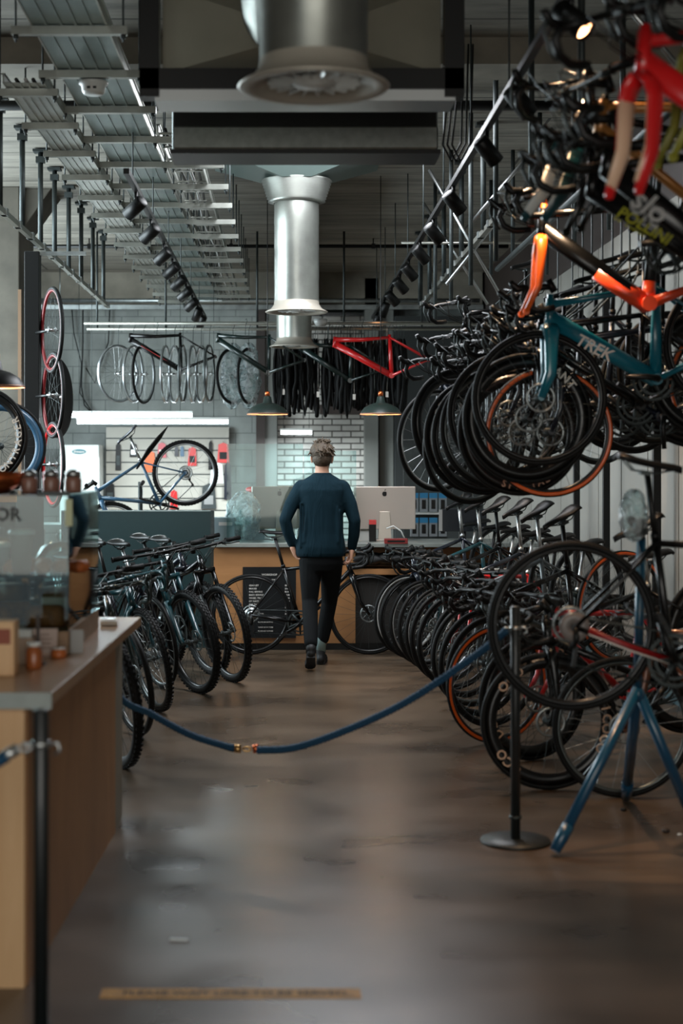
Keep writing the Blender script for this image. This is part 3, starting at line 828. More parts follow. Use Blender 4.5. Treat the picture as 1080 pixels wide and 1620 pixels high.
def spot_light(loc, target, power, size=1.0, col=(1, .66, .40)):
    l = bpy.data.lights.new('spot_beam', 'SPOT'); l.energy = power; l.spot_size = size; l.spot_blend = .6; l.shadow_soft_size = .04; l.color = col
    o = bpy.data.objects.new('spot_beam', l); COL.objects.link(o); o.location = loc
    o.rotation_euler = (Vector(target)-Vector(loc)).to_track_quat('-Z', 'Y').to_euler()
spot_light((1.12, 5.85, 3.22), (1.5, 5.6, 2.3), 26, 1.5)
spot_light((1.12, 7.0, 3.2), (1.9, 7.0, 0), 105, 1.0)
spot_light((1.12, 8.1, 3.2), (2.3, 8.0, 0.9), 110, 1.2)
spot_light((1.12, 9.7, 3.2), (2.2, 9.9, 1.0), 90, 1.1)
spot_light((1.1, 11, 3.2), (1.6, 11.2, 1.0), 60, 1.0)
spot_light((1.12, 6.1, 3.2), (1.35, 5.4, 0), 70, .9, (1, .6, .34))

EMW = mat('tube_glow', (255, 255, 255), .4, emit=(236, 248, 255), estr=9)
def tube_light(px0, px1, py, d, label, pw):
    a = P(px0, py, d); c = P(px1, py, d); L = c.x-a.x
    t = thing('tube_light', label, 'tube light', ((a.x+c.x)/2, d, a.z), group='white workshop tube lights')
    MB().box((0, 0, .035), (L, .09, .03)).obj('housing', WPAINT, t, bevel=.004)
    MB().tube([(-L/2+.01, 0, 0), (L/2-.01, 0, 0)], .026, 10).obj('lamp_tube', EMW, t)
    for s in (-1, 1):
        o = MB().tube([(s*L*.4, 0, .05), (s*L*.4, 0, CZ-a.z)], .004, 4).obj('suspension_wire', DSTEEL, t)
    area('workshop_tube_light', ((a.x+c.x)/2, d, a.z-.05), (0, 0, 0), L, .08, pw, (.86, .96, 1.0))
tube_light(105, 305, 657, 18.2, 'long white tube light, the upper one over the workshop bench', 52)
tube_light(121, 362, 667, 17.7, 'long white tube light, the lower one over the workshop bench', 52)
tube_light(443, 494, 684, 19.4, 'short white tube light before the white brick wall', 45)

def pendant(px, py, d, dia, label, shade_m, lit=(255, 170, 110), glow=4, pw=5):
    c = P(px, py, d); R = dia/2
    t = thing('pendant_lamp', label, 'pendant lamp', c, group='dark metal pendant lamps')
    MB().lathe([(R, 0), (R*.97, .012), (R*.80, .055), (R*.5, .085), (R*.22, .10), (R*.17, .15), (R*.10, .16), (0, .16), (0, .150), (R*.15, .14), (R*.2, .09), (R*.5, .075), (R*.78, .047), (R*.94, .008)], 40, closed=False).obj('lamp_shade', shade_m, t)
    MB().lathe([(0, .20), (.018, .20), (.022, .185), (.022, .16), (0, .16)], 14).obj('lamp_holder', COPPER, t)
    MB().tube([(0, 0, .20), (0, 0, CZ-c.z)], .004, 5).obj('cord', KR, t)
    MB().lathe([(R*.985, -.004), (R*.99, .006), (R*.9, .004)], 40).obj('shade_rim', mat('warm_rim', (230, 160, 120), .4, .3), t)
    MB().ell((0, 0, .05), (.035, .035, .045)).obj('bulb', mat('warm_bulb', (255, 200, 150), .4, emit=lit, estr=glow), t)
    l = bpy.data.lights.new('pendant_bulb', 'POINT'); l.energy = pw; l.color = (1, .68, .42); l.shadow_soft_size = .04
    o = bpy.data.objects.new('pendant_bulb', l); COL.objects.link(o); o.location = c+Vector((0, 0, .005))
SHG = mat('dark_green_enamel', (34, 46, 42), .4)
pendant(423, 655, 13.4, .37, 'dark green pendant lamp over the counter beside the far duct nozzle', SHG)
pendant(602, 655, 13.4, .37, 'dark green pendant lamp over the counter right of the person', SHG)
pendant(-6, 612, 9.0, .34, 'dark pendant lamp over the tyre display at the left edge', KR, pw=9)

# ------------------------------------------------------------------ serving counter on the left (near)
fc = thing('serving_counter', 'plywood serving counter with a grey edged worktop at the shop entrance', 'counter', (-1.3, 5.7, 0))
o3 = (1.3, -5.7, 0)
MB().prism([(-2.6, 4.66), (-.79, 4.66), (-.735, 6.6), (-2.6, 6.6)], .0, .862, 'xy').obj('counter_body', PLYD, fc, loc=o3)
MB().box2((-2.6, 4.635, .0), (-.795, 4.66, .862)).obj('front_panel', PLY, fc, loc=o3)
MB().prism([(-2.6, 4.60), (-.709, 4.60), (-.655, 6.92), (-2.6, 6.92)], .865, .905, 'xy').obj('worktop', TOPW, fc, loc=o3, bevel=.004)
MB().box2((-2.6, 4.592, .860), (-.705, 4.60, .909)).obj('worktop_edge', TOPM, fc, loc=o3)
MB().prism([(-.80, 6.62), (-.742, 6.62), (-.738, 6.9), (-.80, 6.9)], 0, .862, 'xy').obj('end_panel', mat('grey_end_panel', (128, 120, 104), .5), fc, loc=o3)
ZT = .905
def ct(px, py):       # a point on the worktop seen at a pixel
    s = (py-735)/(EYE-ZT); return Vector(((px-450)/s, F/s, ZT))
# glass display case
GL = glass('clear_glass')
gc = thing('display_case', 'tall clear glass display case on the serving counter with wooden base', 'display case', (-1.35, 5.9, ZT))
q = (1.35, -5.9, -ZT)
xa, xb, ya, yb, zt_ = -1.95, -.79, 5.55, 6.45, 1.485
MB().box2((xa, ya, ZT), (xb, yb, ZT+.085)).obj('case_base', wood('case_wood', (120, 92, 66), (150, 118, 86), sc=(2, 9, 9)), gc, loc=q, bevel=.004)
for nm, lo, hi in (('front_pane', (xa, ya, ZT+.085), (xb, ya+.006, zt_)), ('side_pane', (xb-.006, ya+.006, ZT+.085), (xb, yb, zt_)), ('top_pane', (xa, ya, zt_), (xb, yb, zt_+.006))):
    MB().box2(lo, hi).obj(nm, GL, gc, loc=q)
MB().box2((xb-.115, ya-.004, zt_-.0), (xb+.004, ya+.012, zt_+.016)).obj('corner_cap', DSTEEL, gc, loc=q)
MB().box2((xb-.012, ya-.004, zt_-.11), (xb+.014, ya+.006, zt_-.012)).obj('price_tag', mat('pale_green_card', (196, 200, 160), .6), gc, loc=q)
MB().box2((xa, ya+.2, 1.17), (xb-.02, yb-.05, 1.176)).obj('glass_shelf', GL, gc, loc=q)
b = MB(); put_text(b, 'OR', Matrix.Translation((-1.01, ya-.002, 1.418)) @ Matrix.Rotation(PI/2, 4, 'X'), .05); b.obj('pane_lettering', KR, gc, loc=q)
# glass cloches with cakes
def cloche(x, y, r, h, label, cake_m, cake_r, cake_h, stand=.05):
    t = thing('cake_dome', label, 'cake dome', (x, y, ZT+.085), group='glass cake domes in the display case')
    MB().lathe([(0, 0), (r*.55, 0), (r*.4, stand*.5), (r*.35, stand-.008), (r*1.1, stand), (r*1.12, stand+.01), (0, stand+.01)], 32).obj('stand', wood('stand_wood', (110, 70, 40), (140, 94, 56)), t)
    MB().lathe([(r, stand+.01), (r, stand+h*.5), (r*.92, stand+h*.72), (r*.7, stand+h*.9), (r*.35, stand+h*.98), (0, stand+h)], 36).obj('glass_dome', GL, t)
    MB().ell((0, 0, stand+h+.018), (.016, .016, .018)).obj('dome_knob', GL, t)
    c = tag(MB().lathe([(0, stand+.01), (cake_r, stand+.01), (cake_r, stand+.01+cake_h*.9), (cake_r*.93, stand+.01+cake_h), (0, stand+.01+cake_h)], 28).obj('cake', cake_m, loc=(x, y, ZT+.085)), 'round cake standing under the %s' % label.split(' on ')[0], 'cake', 'cakes under the glass domes')
cloche(-.915, 6.18, .105, .25, 'low glass dome on a dark wooden stand at the corner of the case', mat('golden_bake', (170, 96, 44), .7, noise=.3, bump=.5), .085, .05)
cloche(-1.16, 6.22, .12, .27, 'wide glass dome on a dark wooden stand in the middle of the case', mat('orange_bake', (196, 104, 44), .7, noise=.3, bump=.5), .11, .06)
cloche(-1.45, 6.1, .12, .26, 'glass dome on a dark wooden stand farthest left in the case', mat('dark_bake', (60, 34, 22), .7, noise=.3, bump=.5), .09, .06)
# pastries
for i in range(7):
    x = -1.21+.062*(i % 5)+(.03 if i > 4 else 0); y = 5.66+.05*(i % 2)+(.10 if i > 4 else 0)
    o = MB().tube([(-.04, 0, 0), (-.02, .012, .012), (.02, .012, .012), (.045, 0, 0)], [.010, .026, .026, .010], 10).obj('pastry', mat('pastry_brown', (176, 92, 40), .6, noise=.3, nscale=60, bump=.4), loc=(x+.17, y+.16, 1.176+.022), rot=(0, 0, i))
    tag(o, 'small golden pastry lying on the glass shelf inside the case', 'pastry', 'golden pastries inside the glass case')
for i, (x, y) in enumerate(((-.90, 5.72), (-1.10, 5.70), (-1.05, 5.88), (-.88, 5.92))):
    o = MB().loft([(0, 0, 0, .075, .04), (0, 0, .03, .082, .045), (0, 0, .06, .080, .044), (0, 0, .078, .055, .028)], n=20, pw=3).obj('loaf_cake', mat('loaf_brown', (150, 82, 40), .7, noise=.35, nscale=40, bump=.4), loc=(x, y, ZT+.087), rot=(0, 0, .3*i))
    tag(o, ['orange brown loaf cake at the front right corner inside the case', 'brown loaf cake at the front of the case under the tall cup', 'brown loaf cake second from the front, left side of the case base', 'brown loaf cake just in front of the nearest glass dome'][i], 'cake')
# paper cups stack
def cup(x, y, z, r, h, label, m, n=1):
    t = thing('paper_cup', label, 'cup', (x, y, z), group='paper cups on the serving counter')
    MB().lathe([(0, .004), (r*.72, .004), (r*.72, 0), (r, h), (r*1.05, h+.003), (r*.98, h+.006), (r*.95, h), (r*.7, .008), (0, .008)], 28).obj('cup_body', m, t)
    MB().lathe([(r*1.05, h-.002), (r*1.07, h+.008), (r*.9, h+.014), (0, h+.012)], 28).obj('lid', WPAINT, t)
GCUP = mat('grey_paper', (150, 140, 136), .7)
cup(-1.005, 5.80, 1.177, .046, .16, 'tall pale grey paper cup on the glass shelf of the case', GCUP)
cup(-1.10, 5.84, 1.177, .042, .11, 'small pale blue paper cup left of the tall grey one', mat('pale_blue_paper', (120, 140, 146), .7))
# little card displays, boxes and jars in front of the case
def card(px, py, wd, h, label, tilt=.25, m=None, lines=True):
    p = ct(px, py)
    t = thing('menu_card', label, 'card', p, group='small cards standing on the serving counter')
    Mx = Matrix.Rotation(-tilt, 4, 'X')
    MB().box((0, 0, h/2), (wd, .003, h), Mx).obj('card_face', m or mat('blush_card', (188, 168, 158), .7), t)
    MB().box((0, .03, .004), (wd*.9, .06, .008)).obj('card_foot', TAN, t)
    if lines:
        b = MB(); rw = [.35, .6, .5, .62]
        for i, r_ in enumerate(rw): b.box((0, -.002, h*(.78-.16*i)), (wd*r_, .001, h*.025), Mx)
        b.obj('print_lines', mat('brown_print', (110, 84, 74), .7), t)
card(84, 1026, .105, .195, 'tall blush price card leaning before the glass case')
card(70, 1038, .09, .10, 'low blush card standing before the tall price card')
card(116, 1033, .075, .085, 'pale grey card at the corner of the glass case', 0, GREYP, False)
p = ct(30, 1050)
t = thing('card_box', 'low open beige box of cards on the serving counter', 'box', p)
MB().box((0, .04, .045), (.10, .10, .09)).obj('box_body', mat('beige_card', (180, 156, 136), .7), t, bevel=.003)
MB().box((0, .035, .10), (.08, .05, .03)).obj('box_cards', WPAINT, t)
p = ct(4, 1070)
t = thing('wooden_box', 'upright light wooden box at the near end of the serving counter', 'box', p)
MB().box((0, .05, .09), (.075, .09, .18)).obj('box_body', PLY, t, bevel=.003)
MB().box((0, .003, .13), (.05, .004, .05)).obj('box_label', mat('brick_red_label', (140, 70, 48), .6), t)
for i, (px, py, h, m, lb) in enumerate(((54, 1058, .09, mat('amber_jar', (150, 84, 44), .25), 'amber jar with white lid beside the dark post of the card holder'), (93, 1040, .035, mat('orange_jar', (190, 104, 50), .4), 'small orange pot in front of the tall price card'))):
    p = ct(px, py); t = thing('jar', lb, 'jar', p)
    MB().lathe([(0, 0), (.026, 0), (.028, .006), (.028, h*.7), (.02, h*.8), (.02, h*.86), (0, h*.86)], 20).obj('jar_body', m, t)
    MB().lathe([(0, h*.86), (.023, h*.86), (.023, h), (0, h)], 20).obj('jar_lid', WPAINT, t)
p = ct(60, 1052)
t = thing('sign_holder', 'thin dark upright sign holder on the serving counter', 'sign holder', p)
MB().box((0, 0, .005), (.05, .05, .01)).obj('holder_foot', KR, t); MB().box((0, 0, .09), (.012, .006, .17)).obj('holder_stem', DARKB, t)
p = ct(172, 988)
t = thing('card_reader', 'small flat white card reader lying on the back of the serving counter', 'card reader', p)
MB().box((0, 0, .012), (.075, .14, .022), Matrix.Rotation(.1, 4, 'Z')).obj('reader_body', mat('warm_white', (196, 186, 172), .4), t, bevel=.006)
MB().box((0, .02, .0245), (.06, .06, .002), Matrix.Rotation(.1, 4, 'Z')).obj('reader_screen', DARKW, t)
# copper bowl and jars on top of the case
t = thing('copper_bowl', 'copper bowl standing on top of the glass display case', 'bowl', (-1.13, 5.85, zt_+.006))
MB().lathe([(0, 0), (.06, 0), (.11, .03), (.13, .08), (.125, .08), (.105, .034), (0, .01)], 32).obj('bowl_body', COPPER, t)
for i, x in enumerate((-.985, -.90, -.815)):
    t = thing('glass_jar', 'glass jar with silver lid on the display case, %s the copper bowl' % ['beside', 'second from', 'third from'][i], 'jar', (x, 5.85, zt_+.006), group='glass jars on the display case')
    MB().lathe([(0, 0), (.03, 0), (.033, .01), (.033, .05), (.028, .062), (.0, .062)], 20).obj('jar_body', mat('jar_contents', (140, 100, 86), .3), t)
    MB().lathe([(0, .062), (.03, .062), (.03, .08), (.01, .09), (0, .09)], 20).obj('jar_lid', ALU, t)

# ------------------------------------------------------------------ rope barrier
def stanchion(px, s, label, z=.95, group='black rope barrier posts'):
    x = (px-450)/s; y = F/s
    t = thing('barrier_post', label, 'barrier post', (x, y, 0), group=group)
    MB().lathe([(0, .0), (.147, 0), (.150, .004), (.146, .012), (.04, .016), (0, .016)], 40).obj('base_plate', mat('cast_base', (40, 42, 40), .45, .5), t)
    MB().lathe([(0, .0), (.021, .0), (.021, z-.004), (.017, z), (0, z)], 20).obj('post', mat('powder_black', (22, 26, 27), .4, coat=.2), t)
    MB().lathe([(.021, .10), (.027, .10), (.027, .112), (.021, .112)], 20).obj('base_collar', DSTEEL, t)
    MB().lathe([(.021, z-.10), (.026, z-.10), (.026, z-.085), (.021, z-.085)], 20).obj('hook_ring', ALU, t)
    for s_ in (-1, 1): MB().tube([(s_*.024, 0, z-.093), (s_*.045, 0, z-.09), (s_*.05, 0, z-.11), (s_*.035, 0, z-.12)], .005, 6).obj('hook', ALU, t)
    return Vector((x, y, 0))
s1 = stanchion(65, 595, 'near black barrier post in front of the serving counter')
s2 = stanchion(815, 373, 'black barrier post standing before the bicycles, holding the blue rope', z=1.0)
s3 = stanchion(128, 318, 'black barrier post hidden behind the end of the serving counter')
ROPE, nt, bb_ = nodes('blue_twisted_rope'); bb_.inputs['Base Color'].default_value = s2l((10, 62, 92)); bb_.inputs['Roughness'].default_value = .8
def rope(name, pts, label, m, r=.0155, steps=120, twist=38):
    """three strands laid round one another"""
    root = thing(name, label, 'rope', pts[0])
    # Catmull-Rom through pts
    P4 = [pts[0]]+list(pts)+[pts[-1]]; line = []
    seg = len(pts)-1
    for i in range(steps+1):
        u = i/steps*seg; k = min(int(u), seg-1); t = u-k
        a, b_, c, d = P4[k], P4[k+1], P4[k+2], P4[k+3]
        line.append(.5*((2*b_)+(c-a)*t+(2*a-5*b_+4*c-d)*t*t+(3*b_-a-3*c+d)*t*t*t))
    for q in range(3):
        pp = []
        for i, c in enumerate(line):
            tg = (line[min(i+1, steps)]-line[max(i-1, 0)]).normalized(); u1 = tg.cross(Vector((0, 0, 1))).normalized(); u2 = tg.cross(u1)
            an = 2*PI*(i/steps*twist/ (1)+q/3)
            pp.append(c+u1*math.cos(an)*r*.62+u2*math.sin(an)*r*.62-pts[0])
        MB().tube(pp, r*.56, 7).obj('strand', m, root)
    return root, line
pa = Vector((s3.x+.04, s3.y, .86)); pl = PS(385, 1186, 352); pb = Vector((s2.x-.04, s2.y, .895))
A = [pa, PS(185, 1095, 333), PS(240, 1130, 338), PS(300, 1162, 344), PS(355, 1180, 350), PS(372, 1184, 351)]
rope('barrier_rope', A, 'dark blue twisted rope sagging from behind the counter to the brass link', ROPE, steps=130, twist=26)
B_ = [PS(408, 1187, 353), PS(470, 1182, 356), PS(560, 1150, 360), PS(650, 1106, 365), PS(755, 1035, 370), pb]
rope('barrier_rope', B_, 'bright blue twisted rope rising from the brass link to the post by the bicycles', ROPE, steps=180, twist=34)
BRASS = mat('brass', (190, 150, 96), .3, .9)
t = thing('rope_link', 'brass snap link joining the two blue ropes', 'link', PS(390, 1185, 352))
for a, c in ((-.055, -.025), (.055, .028)): MB().tube([(a, 0, .003), (c, 0, 0)], .019, 12).obj('end_cap', BRASS if a < 0 else COPPER, t)
MB().tube([(.018*math.cos(k*PI/6), 0, .010*math.sin(k*PI/6)) for k in range(12)], .004, 6, closed=True).obj('link_ring', BRASS, t)
# near-left rope end clipped to the near post
r0 = Vector((s1.x-.05, s1.y, .84))
rope('barrier_rope', [Vector((-1.25, 4.0, .62)), Vector((-.98, 4.02, .70)), Vector((-.80, 4.03, .79)), Vector((-.74, 4.03, .825))], 'blue rope end leaving the near barrier post to the left', ROPE, steps=50, twist=10)
t = thing('rope_clip', 'silver clip on the near barrier post', 'clip', (-.72, s1.y, .84))
MB().tube([(-.035, 0, -.022), (.01, 0, .004)], .016, 12).obj('clip_body', ALU, t)
MB().tube([(.01+.02*math.cos(k*PI/6)+.018, 0, .006+.008*math.sin(k*PI/6)) for k in range(12)], .0035, 6, closed=True).obj('clip_ring', ALU, t)

# floor tape and scraps
tp = tag(MB().box2((-.555, 4.545, .0005), (.23, 4.628, .0025)).obj('floor_tape', mat('worn_yellow_tape', (190, 138, 52), .6, noise=.3, nscale=18)), 'worn yellow floor tape printed with a waiting notice', 'tape')
b = MB(); put_text(b, 'PLEASE WAIT HERE TO BE SERVED', Matrix.Translation((-.15, 4.586, .0032)), .038, stretch=.86); b.obj('tape_lettering', mat('faded_print', (70, 56, 34), .7), tp)
s = (1488-735)/EYE
tag(MB().box((0, 0, .003), (.062, .02, .005), Matrix.Rotation(-.15, 4, 'Z')).obj('paper_scrap', WPAINT, loc=((283-450)/s, F/s, 0)), 'small white scrap of paper on the bare floor', 'scrap')
for i, (px, py, r) in enumerate(((986, 1283, .012), (1053, 1317, .014), (1075, 1322, .009))):
    s = (py-735)/EYE
    tag(MB().ell((0, 0, r*.6), (r*1.3, r, r*.7), 8, 6).obj('leaf_crumb', [KR, DARKB, WPAINT][i], loc=((px-450)/s, F/s, 0)), ['tiny black crumb on the floor behind the blue stand foot', 'dark brown crumb on the floor at the right edge', 'tiny pale crumb on the floor at the right edge'][i], 'crumb')

# ------------------------------------------------------------------ back counter
bc = thing('till_counter', 'long plywood till counter with grey worktop at the back of the shop', 'counter', (.5, 13.4, 0)); q = (-.5, -13.4, 0)
yf = 13.08
sf = F/yf
X0 = (338-450)/sf; X1 = 2.2
MB().box2((X0-.02, yf-.06, .890), (X1, yf+.75, .925)).obj('worktop', TOPM, bc, loc=q, bevel=.003)
MB().box2((X0, yf, .06), ((562-450)/sf, yf+.7, .89)).obj('counter_body', PLYC, bc, loc=q)
MB().box2((X0+.02, yf+.03, 0), (X1, yf+.68, .06)).obj('kick_base', KR, bc, loc=q)
MB().box2(((562-450)/sf, yf+.35, .06), (X1, yf+.7, .89)).obj('recess_back', PLYC, bc, loc=q)
MB().box2(((545-450)/sf, yf-.05, .655), (X1, yf+.36, .70)).obj('bag_shelf', PLYC, bc, loc=q)
MB().box2(((562-450)/sf, yf+.02, .06), (X1, yf+.34, .62)).obj('bay_shade', mat('bay_shade_dark', (28, 24, 20), .7), bc, loc=q)  # solid dark block standing in for the shade inside the bay
# menu board on the counter face
mb = thing('notice_board', 'black notice board of white letters fixed to the till counter', 'notice board', P(426, 953, yf-.015))
k = yf/F
MB().box((0, 0, 0), (84*k, .02, 112*k)).obj('board', mat('board_black', (10, 13, 15), .6, spec=.3), mb)
b = MB()
put_text(b, 'WORKSHOP', Matrix.Translation((0, -.012, 44*k)) @ Matrix.Rotation(PI/2, 4, 'X'), 3.2*k)
put_text(b, 'SERVICE MENU', Matrix.Translation((0, -.012, 36*k)) @ Matrix.Rotation(PI/2, 4, 'X'), 2.2*k)
rows = [('GEAR SET', '25.00'), ('BRAKES', '20.00'), ('FULL SERVICE', '85.00'), ('BASIC SERVICE', '50.00'), ('WHEEL TRUE', '18.00'), ('FIT PARTS', '20.00'), ('BAR TAPE', '12.00'), ('CABLES', '15.00'), ('CHAIN FIT', '10.00'), ('BLEED BRAKES', '35.00')]
for i, (l_, r_) in enumerate(rows):
    z = (27-5.0*i)*k
    wl = glyphs(l_)[2]*2.6*k/glyphs(l_)[3]; wr = glyphs(r_)[2]*2.6*k/glyphs(r_)[3]
    put_text(b, l_, Matrix.Translation((-32*k+wl/2, -.012, z)) @ Matrix.Rotation(PI/2, 4, 'X'), 2.6*k)
    put_text(b, r_, Matrix.Translation((32*k-wr/2, -.012, z)) @ Matrix.Rotation(PI/2, 4, 'X'), 2.6*k)
for z in (-31, -39, -45): put_text(b, 'PLEASE ASK IN STORE', Matrix.Translation((-6*k, -.012, z*k)) @ Matrix.Rotation(PI/2, 4, 'X'), 1.8*k)
b.obj('board_lettering', WHITE, mb)
# desktop computers
ALUM = mat('computer_aluminium', (176, 168, 160), .38, .6)
def computer(px, s, ang, label, zt=.925):
    y = F/s; x = (px-450)/s
    t = thing('desktop_computer', label, 'computer', (x, y, zt), ang, group='silver desktop computers on the till counter')
    b = MB(); b.prism([(-.275, .10), (.275, .10), (.275, .48), (-.275, .48)], -.012, .012); o = b.obj('screen_housing', ALUM, t, bevel=.006)
    MB().box((0, .014, .31), (.53, .004, .32)).obj('screen', DARKW, t)
    MB().prism([(-.06, 0), (.06, 0), (.045, .26), (-.045, .26)], -.045, -.035).obj('stand', mat('stand_aluminium', (196, 188, 176), .35, .5), t, bevel=.003)
    MB().box((0, .03, .005), (.19, .19, .010)).obj('stand_foot', ALUM, t, bevel=.003)
    # the fruit mark: two lobes and a leaf
    b = MB(); out = []
    for i in range(36):
        a = 2*PI*i/36; r = .021*(1-.13*math.exp(-((a-PI/2)/.35)**2)-.07*math.exp(-((a-1.5*PI)/.3)**2))
        if abs(a) < .55 or abs(a-2*PI) < .55: r *= .80+.2*(min(a, 2*PI-a)/.55)
        out.append((r*math.cos(a)*1.0, .415+r*math.sin(a)*1.08))
    b.prism(out, -.0145, -.0125); b.prism([(-.002, .441), (.004, .455), (.011, .458), (.006, .444)], -.0145, -.0125); b.obj('fruit_mark', KR, t)
    return t
computer(608, 178, 0, 'silver desktop computer seen from behind, right of the person')
computer(441, 176, .5, 'silver desktop computer turned aside behind the clear screen')
b = MB(); c = [PS(611, 836, 181), PS(622, 832, 181), PS(634, 840, 181), PS(640, 852, 181)]; b.tube([p-c[0] for p in c], .006, 6)
tag(b.obj('power_cable', WPAINT, loc=c[0]), 'white power cable behind the right desktop computer', 'cable')
# clear screens on the counter
PX = glass('plexiglass', haze=.0, tint=.97); PXH = glass('wrapped_plexiglass', haze=.30, tint=.95)
for (x0, x1, z1, y, lab) in ((-.50, .16, 1.78, 13.12, 'large clear acrylic screen standing on the till counter'), (.165, .62, 1.72, 13.14, 'second clear acrylic screen behind the person on the till counter')):
    t = thing('acrylic_screen', lab, 'screen', ((x0+x1)/2, y, .925), group='clear acrylic screens on the till counter'); q2 = (-(x0+x1)/2, -y, -.925)
    MB().box2((x0, y, .925), (x1, y+.005, z1)).obj('clear_sheet', PX, t, loc=q2)
    for x in (x0+.08, x1-.08): MB().box2((x-.03, y-.05, .925), (x+.03, y+.06, .937)).obj('screen_foot', ALU, t, loc=q2)
# crumpled clear film and bags
def crumple(name, c, size, label, m, seed=0, cat='plastic bag', group=None, n=22, amp=.35):
    rnd = random.Random(seed); b = MB(); vs = []; fs = []
    ph = [rnd.uniform(0, 6) for _ in range(8)]
    for i in range(n+1):
        p_ = PI*i/n
        for k in range(n*2):
            th = PI*k/n
            r = 1+amp*(.5*math.sin(3*th+ph[0]+2*p_)+.35*math.sin(7*th+ph[1]-5*p_)+.3*math.sin(11*p_+ph[2]+2*th))*math.sin(p_)*.6
            vs.append((size[0]*r*math.sin(p_)*math.cos(th), size[1]*r*math.sin(p_)*math.sin(th), size[2]*(1+.15*math.sin(5*th+ph[3])*math.sin(p_))*math.cos(p_)))
    for i in range(n):
        for k in range(2*n): fs.append((i*2*n+k, (i+1)*2*n+k, (i+1)*2*n+(k+1) % (2*n), i*2*n+(k+1) % (2*n)))
    b.add(vs, fs, True); return tag(b.obj(name, m, loc=c), label, cat, group)
FILM = glass('crumpled_film', haze=.38, tint=.95)
crumple('bag_or_reflection', P(386, 818, 13.5), (.15, .10, .23), 'crumpled clear film imitating reflections and pale goods behind the acrylic screen', FILM, 3)  # film shape standing in for reflections on the screen and pale goods behind
t = thing('cardboard_box', 'pale blue box on the left end of the till counter', 'box', P(352, 862, 13.45)+Vector((0, 0, -.01)))
MB().box((0, 0, .13), (.22, .2, .25)).obj('box_body', mat('pale_blue_card', (136, 158, 164), .6), t, bevel=.004); MB().box((.03, -.102, .2), (.12, .003, .03)).obj('box_tape', WPAINT, t)
t = thing('till_box', 'black cube of red topped cards beside the right computer', 'box', PS(589, 861, 180))
MB().box((0, 0, .09), (.06, .08, .18)).obj('box_body', KR, t); MB().box((0, 0, .195), (.062, .082, .04)).obj('box_top', RED, t)
t = thing('paper_stand', 'pale leaflet stand behind the right arm of the person', 'leaflet stand', PS(580, 862, 178))
MB().box((-.02, 0, .13), (.10, .02, .26), Matrix.Rotation(-.15, 4, 'X')).obj('leaflets', mat('pale_leaflets', (176, 176, 170), .6), t)
MB().box((-.02, .0, .01), (.12, .08, .02)).obj('stand_foot', KR, t)
t = thing('red_box', 'long low dark red box on the till counter before the computer', 'box', PS(626, 860, 184))
MB().box((0, 0, .022), (.20, .08, .044)).obj('box_body', mat('dark_red_card', (120, 30, 28), .5), t, bevel=.003); MB().box((0, -.041, .022), (.15, .002, .015)).obj('box_print', KR, t)
# red object + white papers seen behind the screen
crumple('shop_cloth', P(403, 775, 13.7), (.085, .05, .03), 'small folded red cloth on a box behind the acrylic screen', RED, 5, 'cloth', amp=.15)
t = thing('parts_bin', 'tall pale parts bin behind the red cloth', 'bin', P(403, 862, 13.7))
MB().box((0, 0, .215), (.18, .14, .43), taper=.96).obj('bin_body', mat('pale_plastic', (150, 166, 170), .4), t); MB().box((0, 0, .44), (.20, .16, .02)).obj('bin_lid', WPAINT, t)
# helmets and bags on the shelf right of the person
for i, (px, r) in enumerate(((572, .10), (590, .12), (612, .12), (632, .10))):
    o = crumple('dark_bag', P(px, 884, 13.15)+Vector((0, 0, .0)), (r, .10, .055), ['small black bag nearest the person on the wooden shelf', 'black bag second from the person on the wooden shelf', 'black bag third from the person on the wooden shelf', 'black bag on the wooden shelf next to the bicycles'][i], mat('black_nylon', (18, 20, 21), .6, bump=.3), 20+i, 'bag', 'black bags on the shelf under the till counter', n=12)

# dark teal partition and workshop
dp = thing('divider_board', 'dark teal board screening the workshop at the left of the till counter', 'divider', (-1.18, 13.25, 0))
MB().box2((-1.95+1.18, 0, 0), (X0-.03+1.18, .04, 1.19)).obj('board', PANELT, dp)
MB().box2((X0-.035+1.18, -.006, 0), (X0-.005+1.18, .05, 1.2)).obj('board_edge', DSTEEL, dp)
MB().box2((-1.95+1.18, -.004, 1.19), (X0-.03+1.18, .046, 1.2)).obj('board_cap', mat('edge_grey', (110, 124, 122), .4), dp)
# slatwall with tools
sw = thing('slat_wall', 'pale grooved slatwall board behind the workshop bicycle', 'slatwall', P(265, 760, 20.38)); k = 20.38/F
b = MB()
for i in range(9): b.box((0, 0, (76-19*i)*k), (194*k, .02, 17*k))
b.obj('slats', mat('slat_board', (168, 165, 155), .5), sw); MB().box((0, .02, 0), (194*k, .015, 172*k)).obj('backing', DSTEEL, sw)
def tool(px, py, w_, h_, m, nm, lab, m2=None, d=20.355):
    t = thing(nm, lab, 'tool', P(px, py, d), group='tools and packets hung on the slatwall'); k = d/F
    MB().prism([(-w_/2*k, -h_/2*k), (w_/2*k, -h_/2*k), (w_/2*k*.8, h_/2*k*.8), (0, h_/2*k), (-w_/2*k*.8, h_/2*k*.8)], -.015, .015).obj('tool_body', m, t)
    MB().tube([(0, .02, h_/2*k-.01), (0, -.02, h_/2*k), (0, -.025, h_/2*k+.02)], .004, 5).obj('hook', STEEL, t)
    if m2: MB().box((0, -.018, -h_*.15*k), (w_*.6*k, .006, h_*.35*k)).obj('tool_handle', m2, t)
tool(187, 722, 9, 44, KR, 'bicycle_lock', 'black folding lock hung at the left of the slatwall', DSTEEL)
tool(211, 712, 12, 22, KR, 'hung_helmet_part', 'small black round tool hung second on the slatwall', ALU)
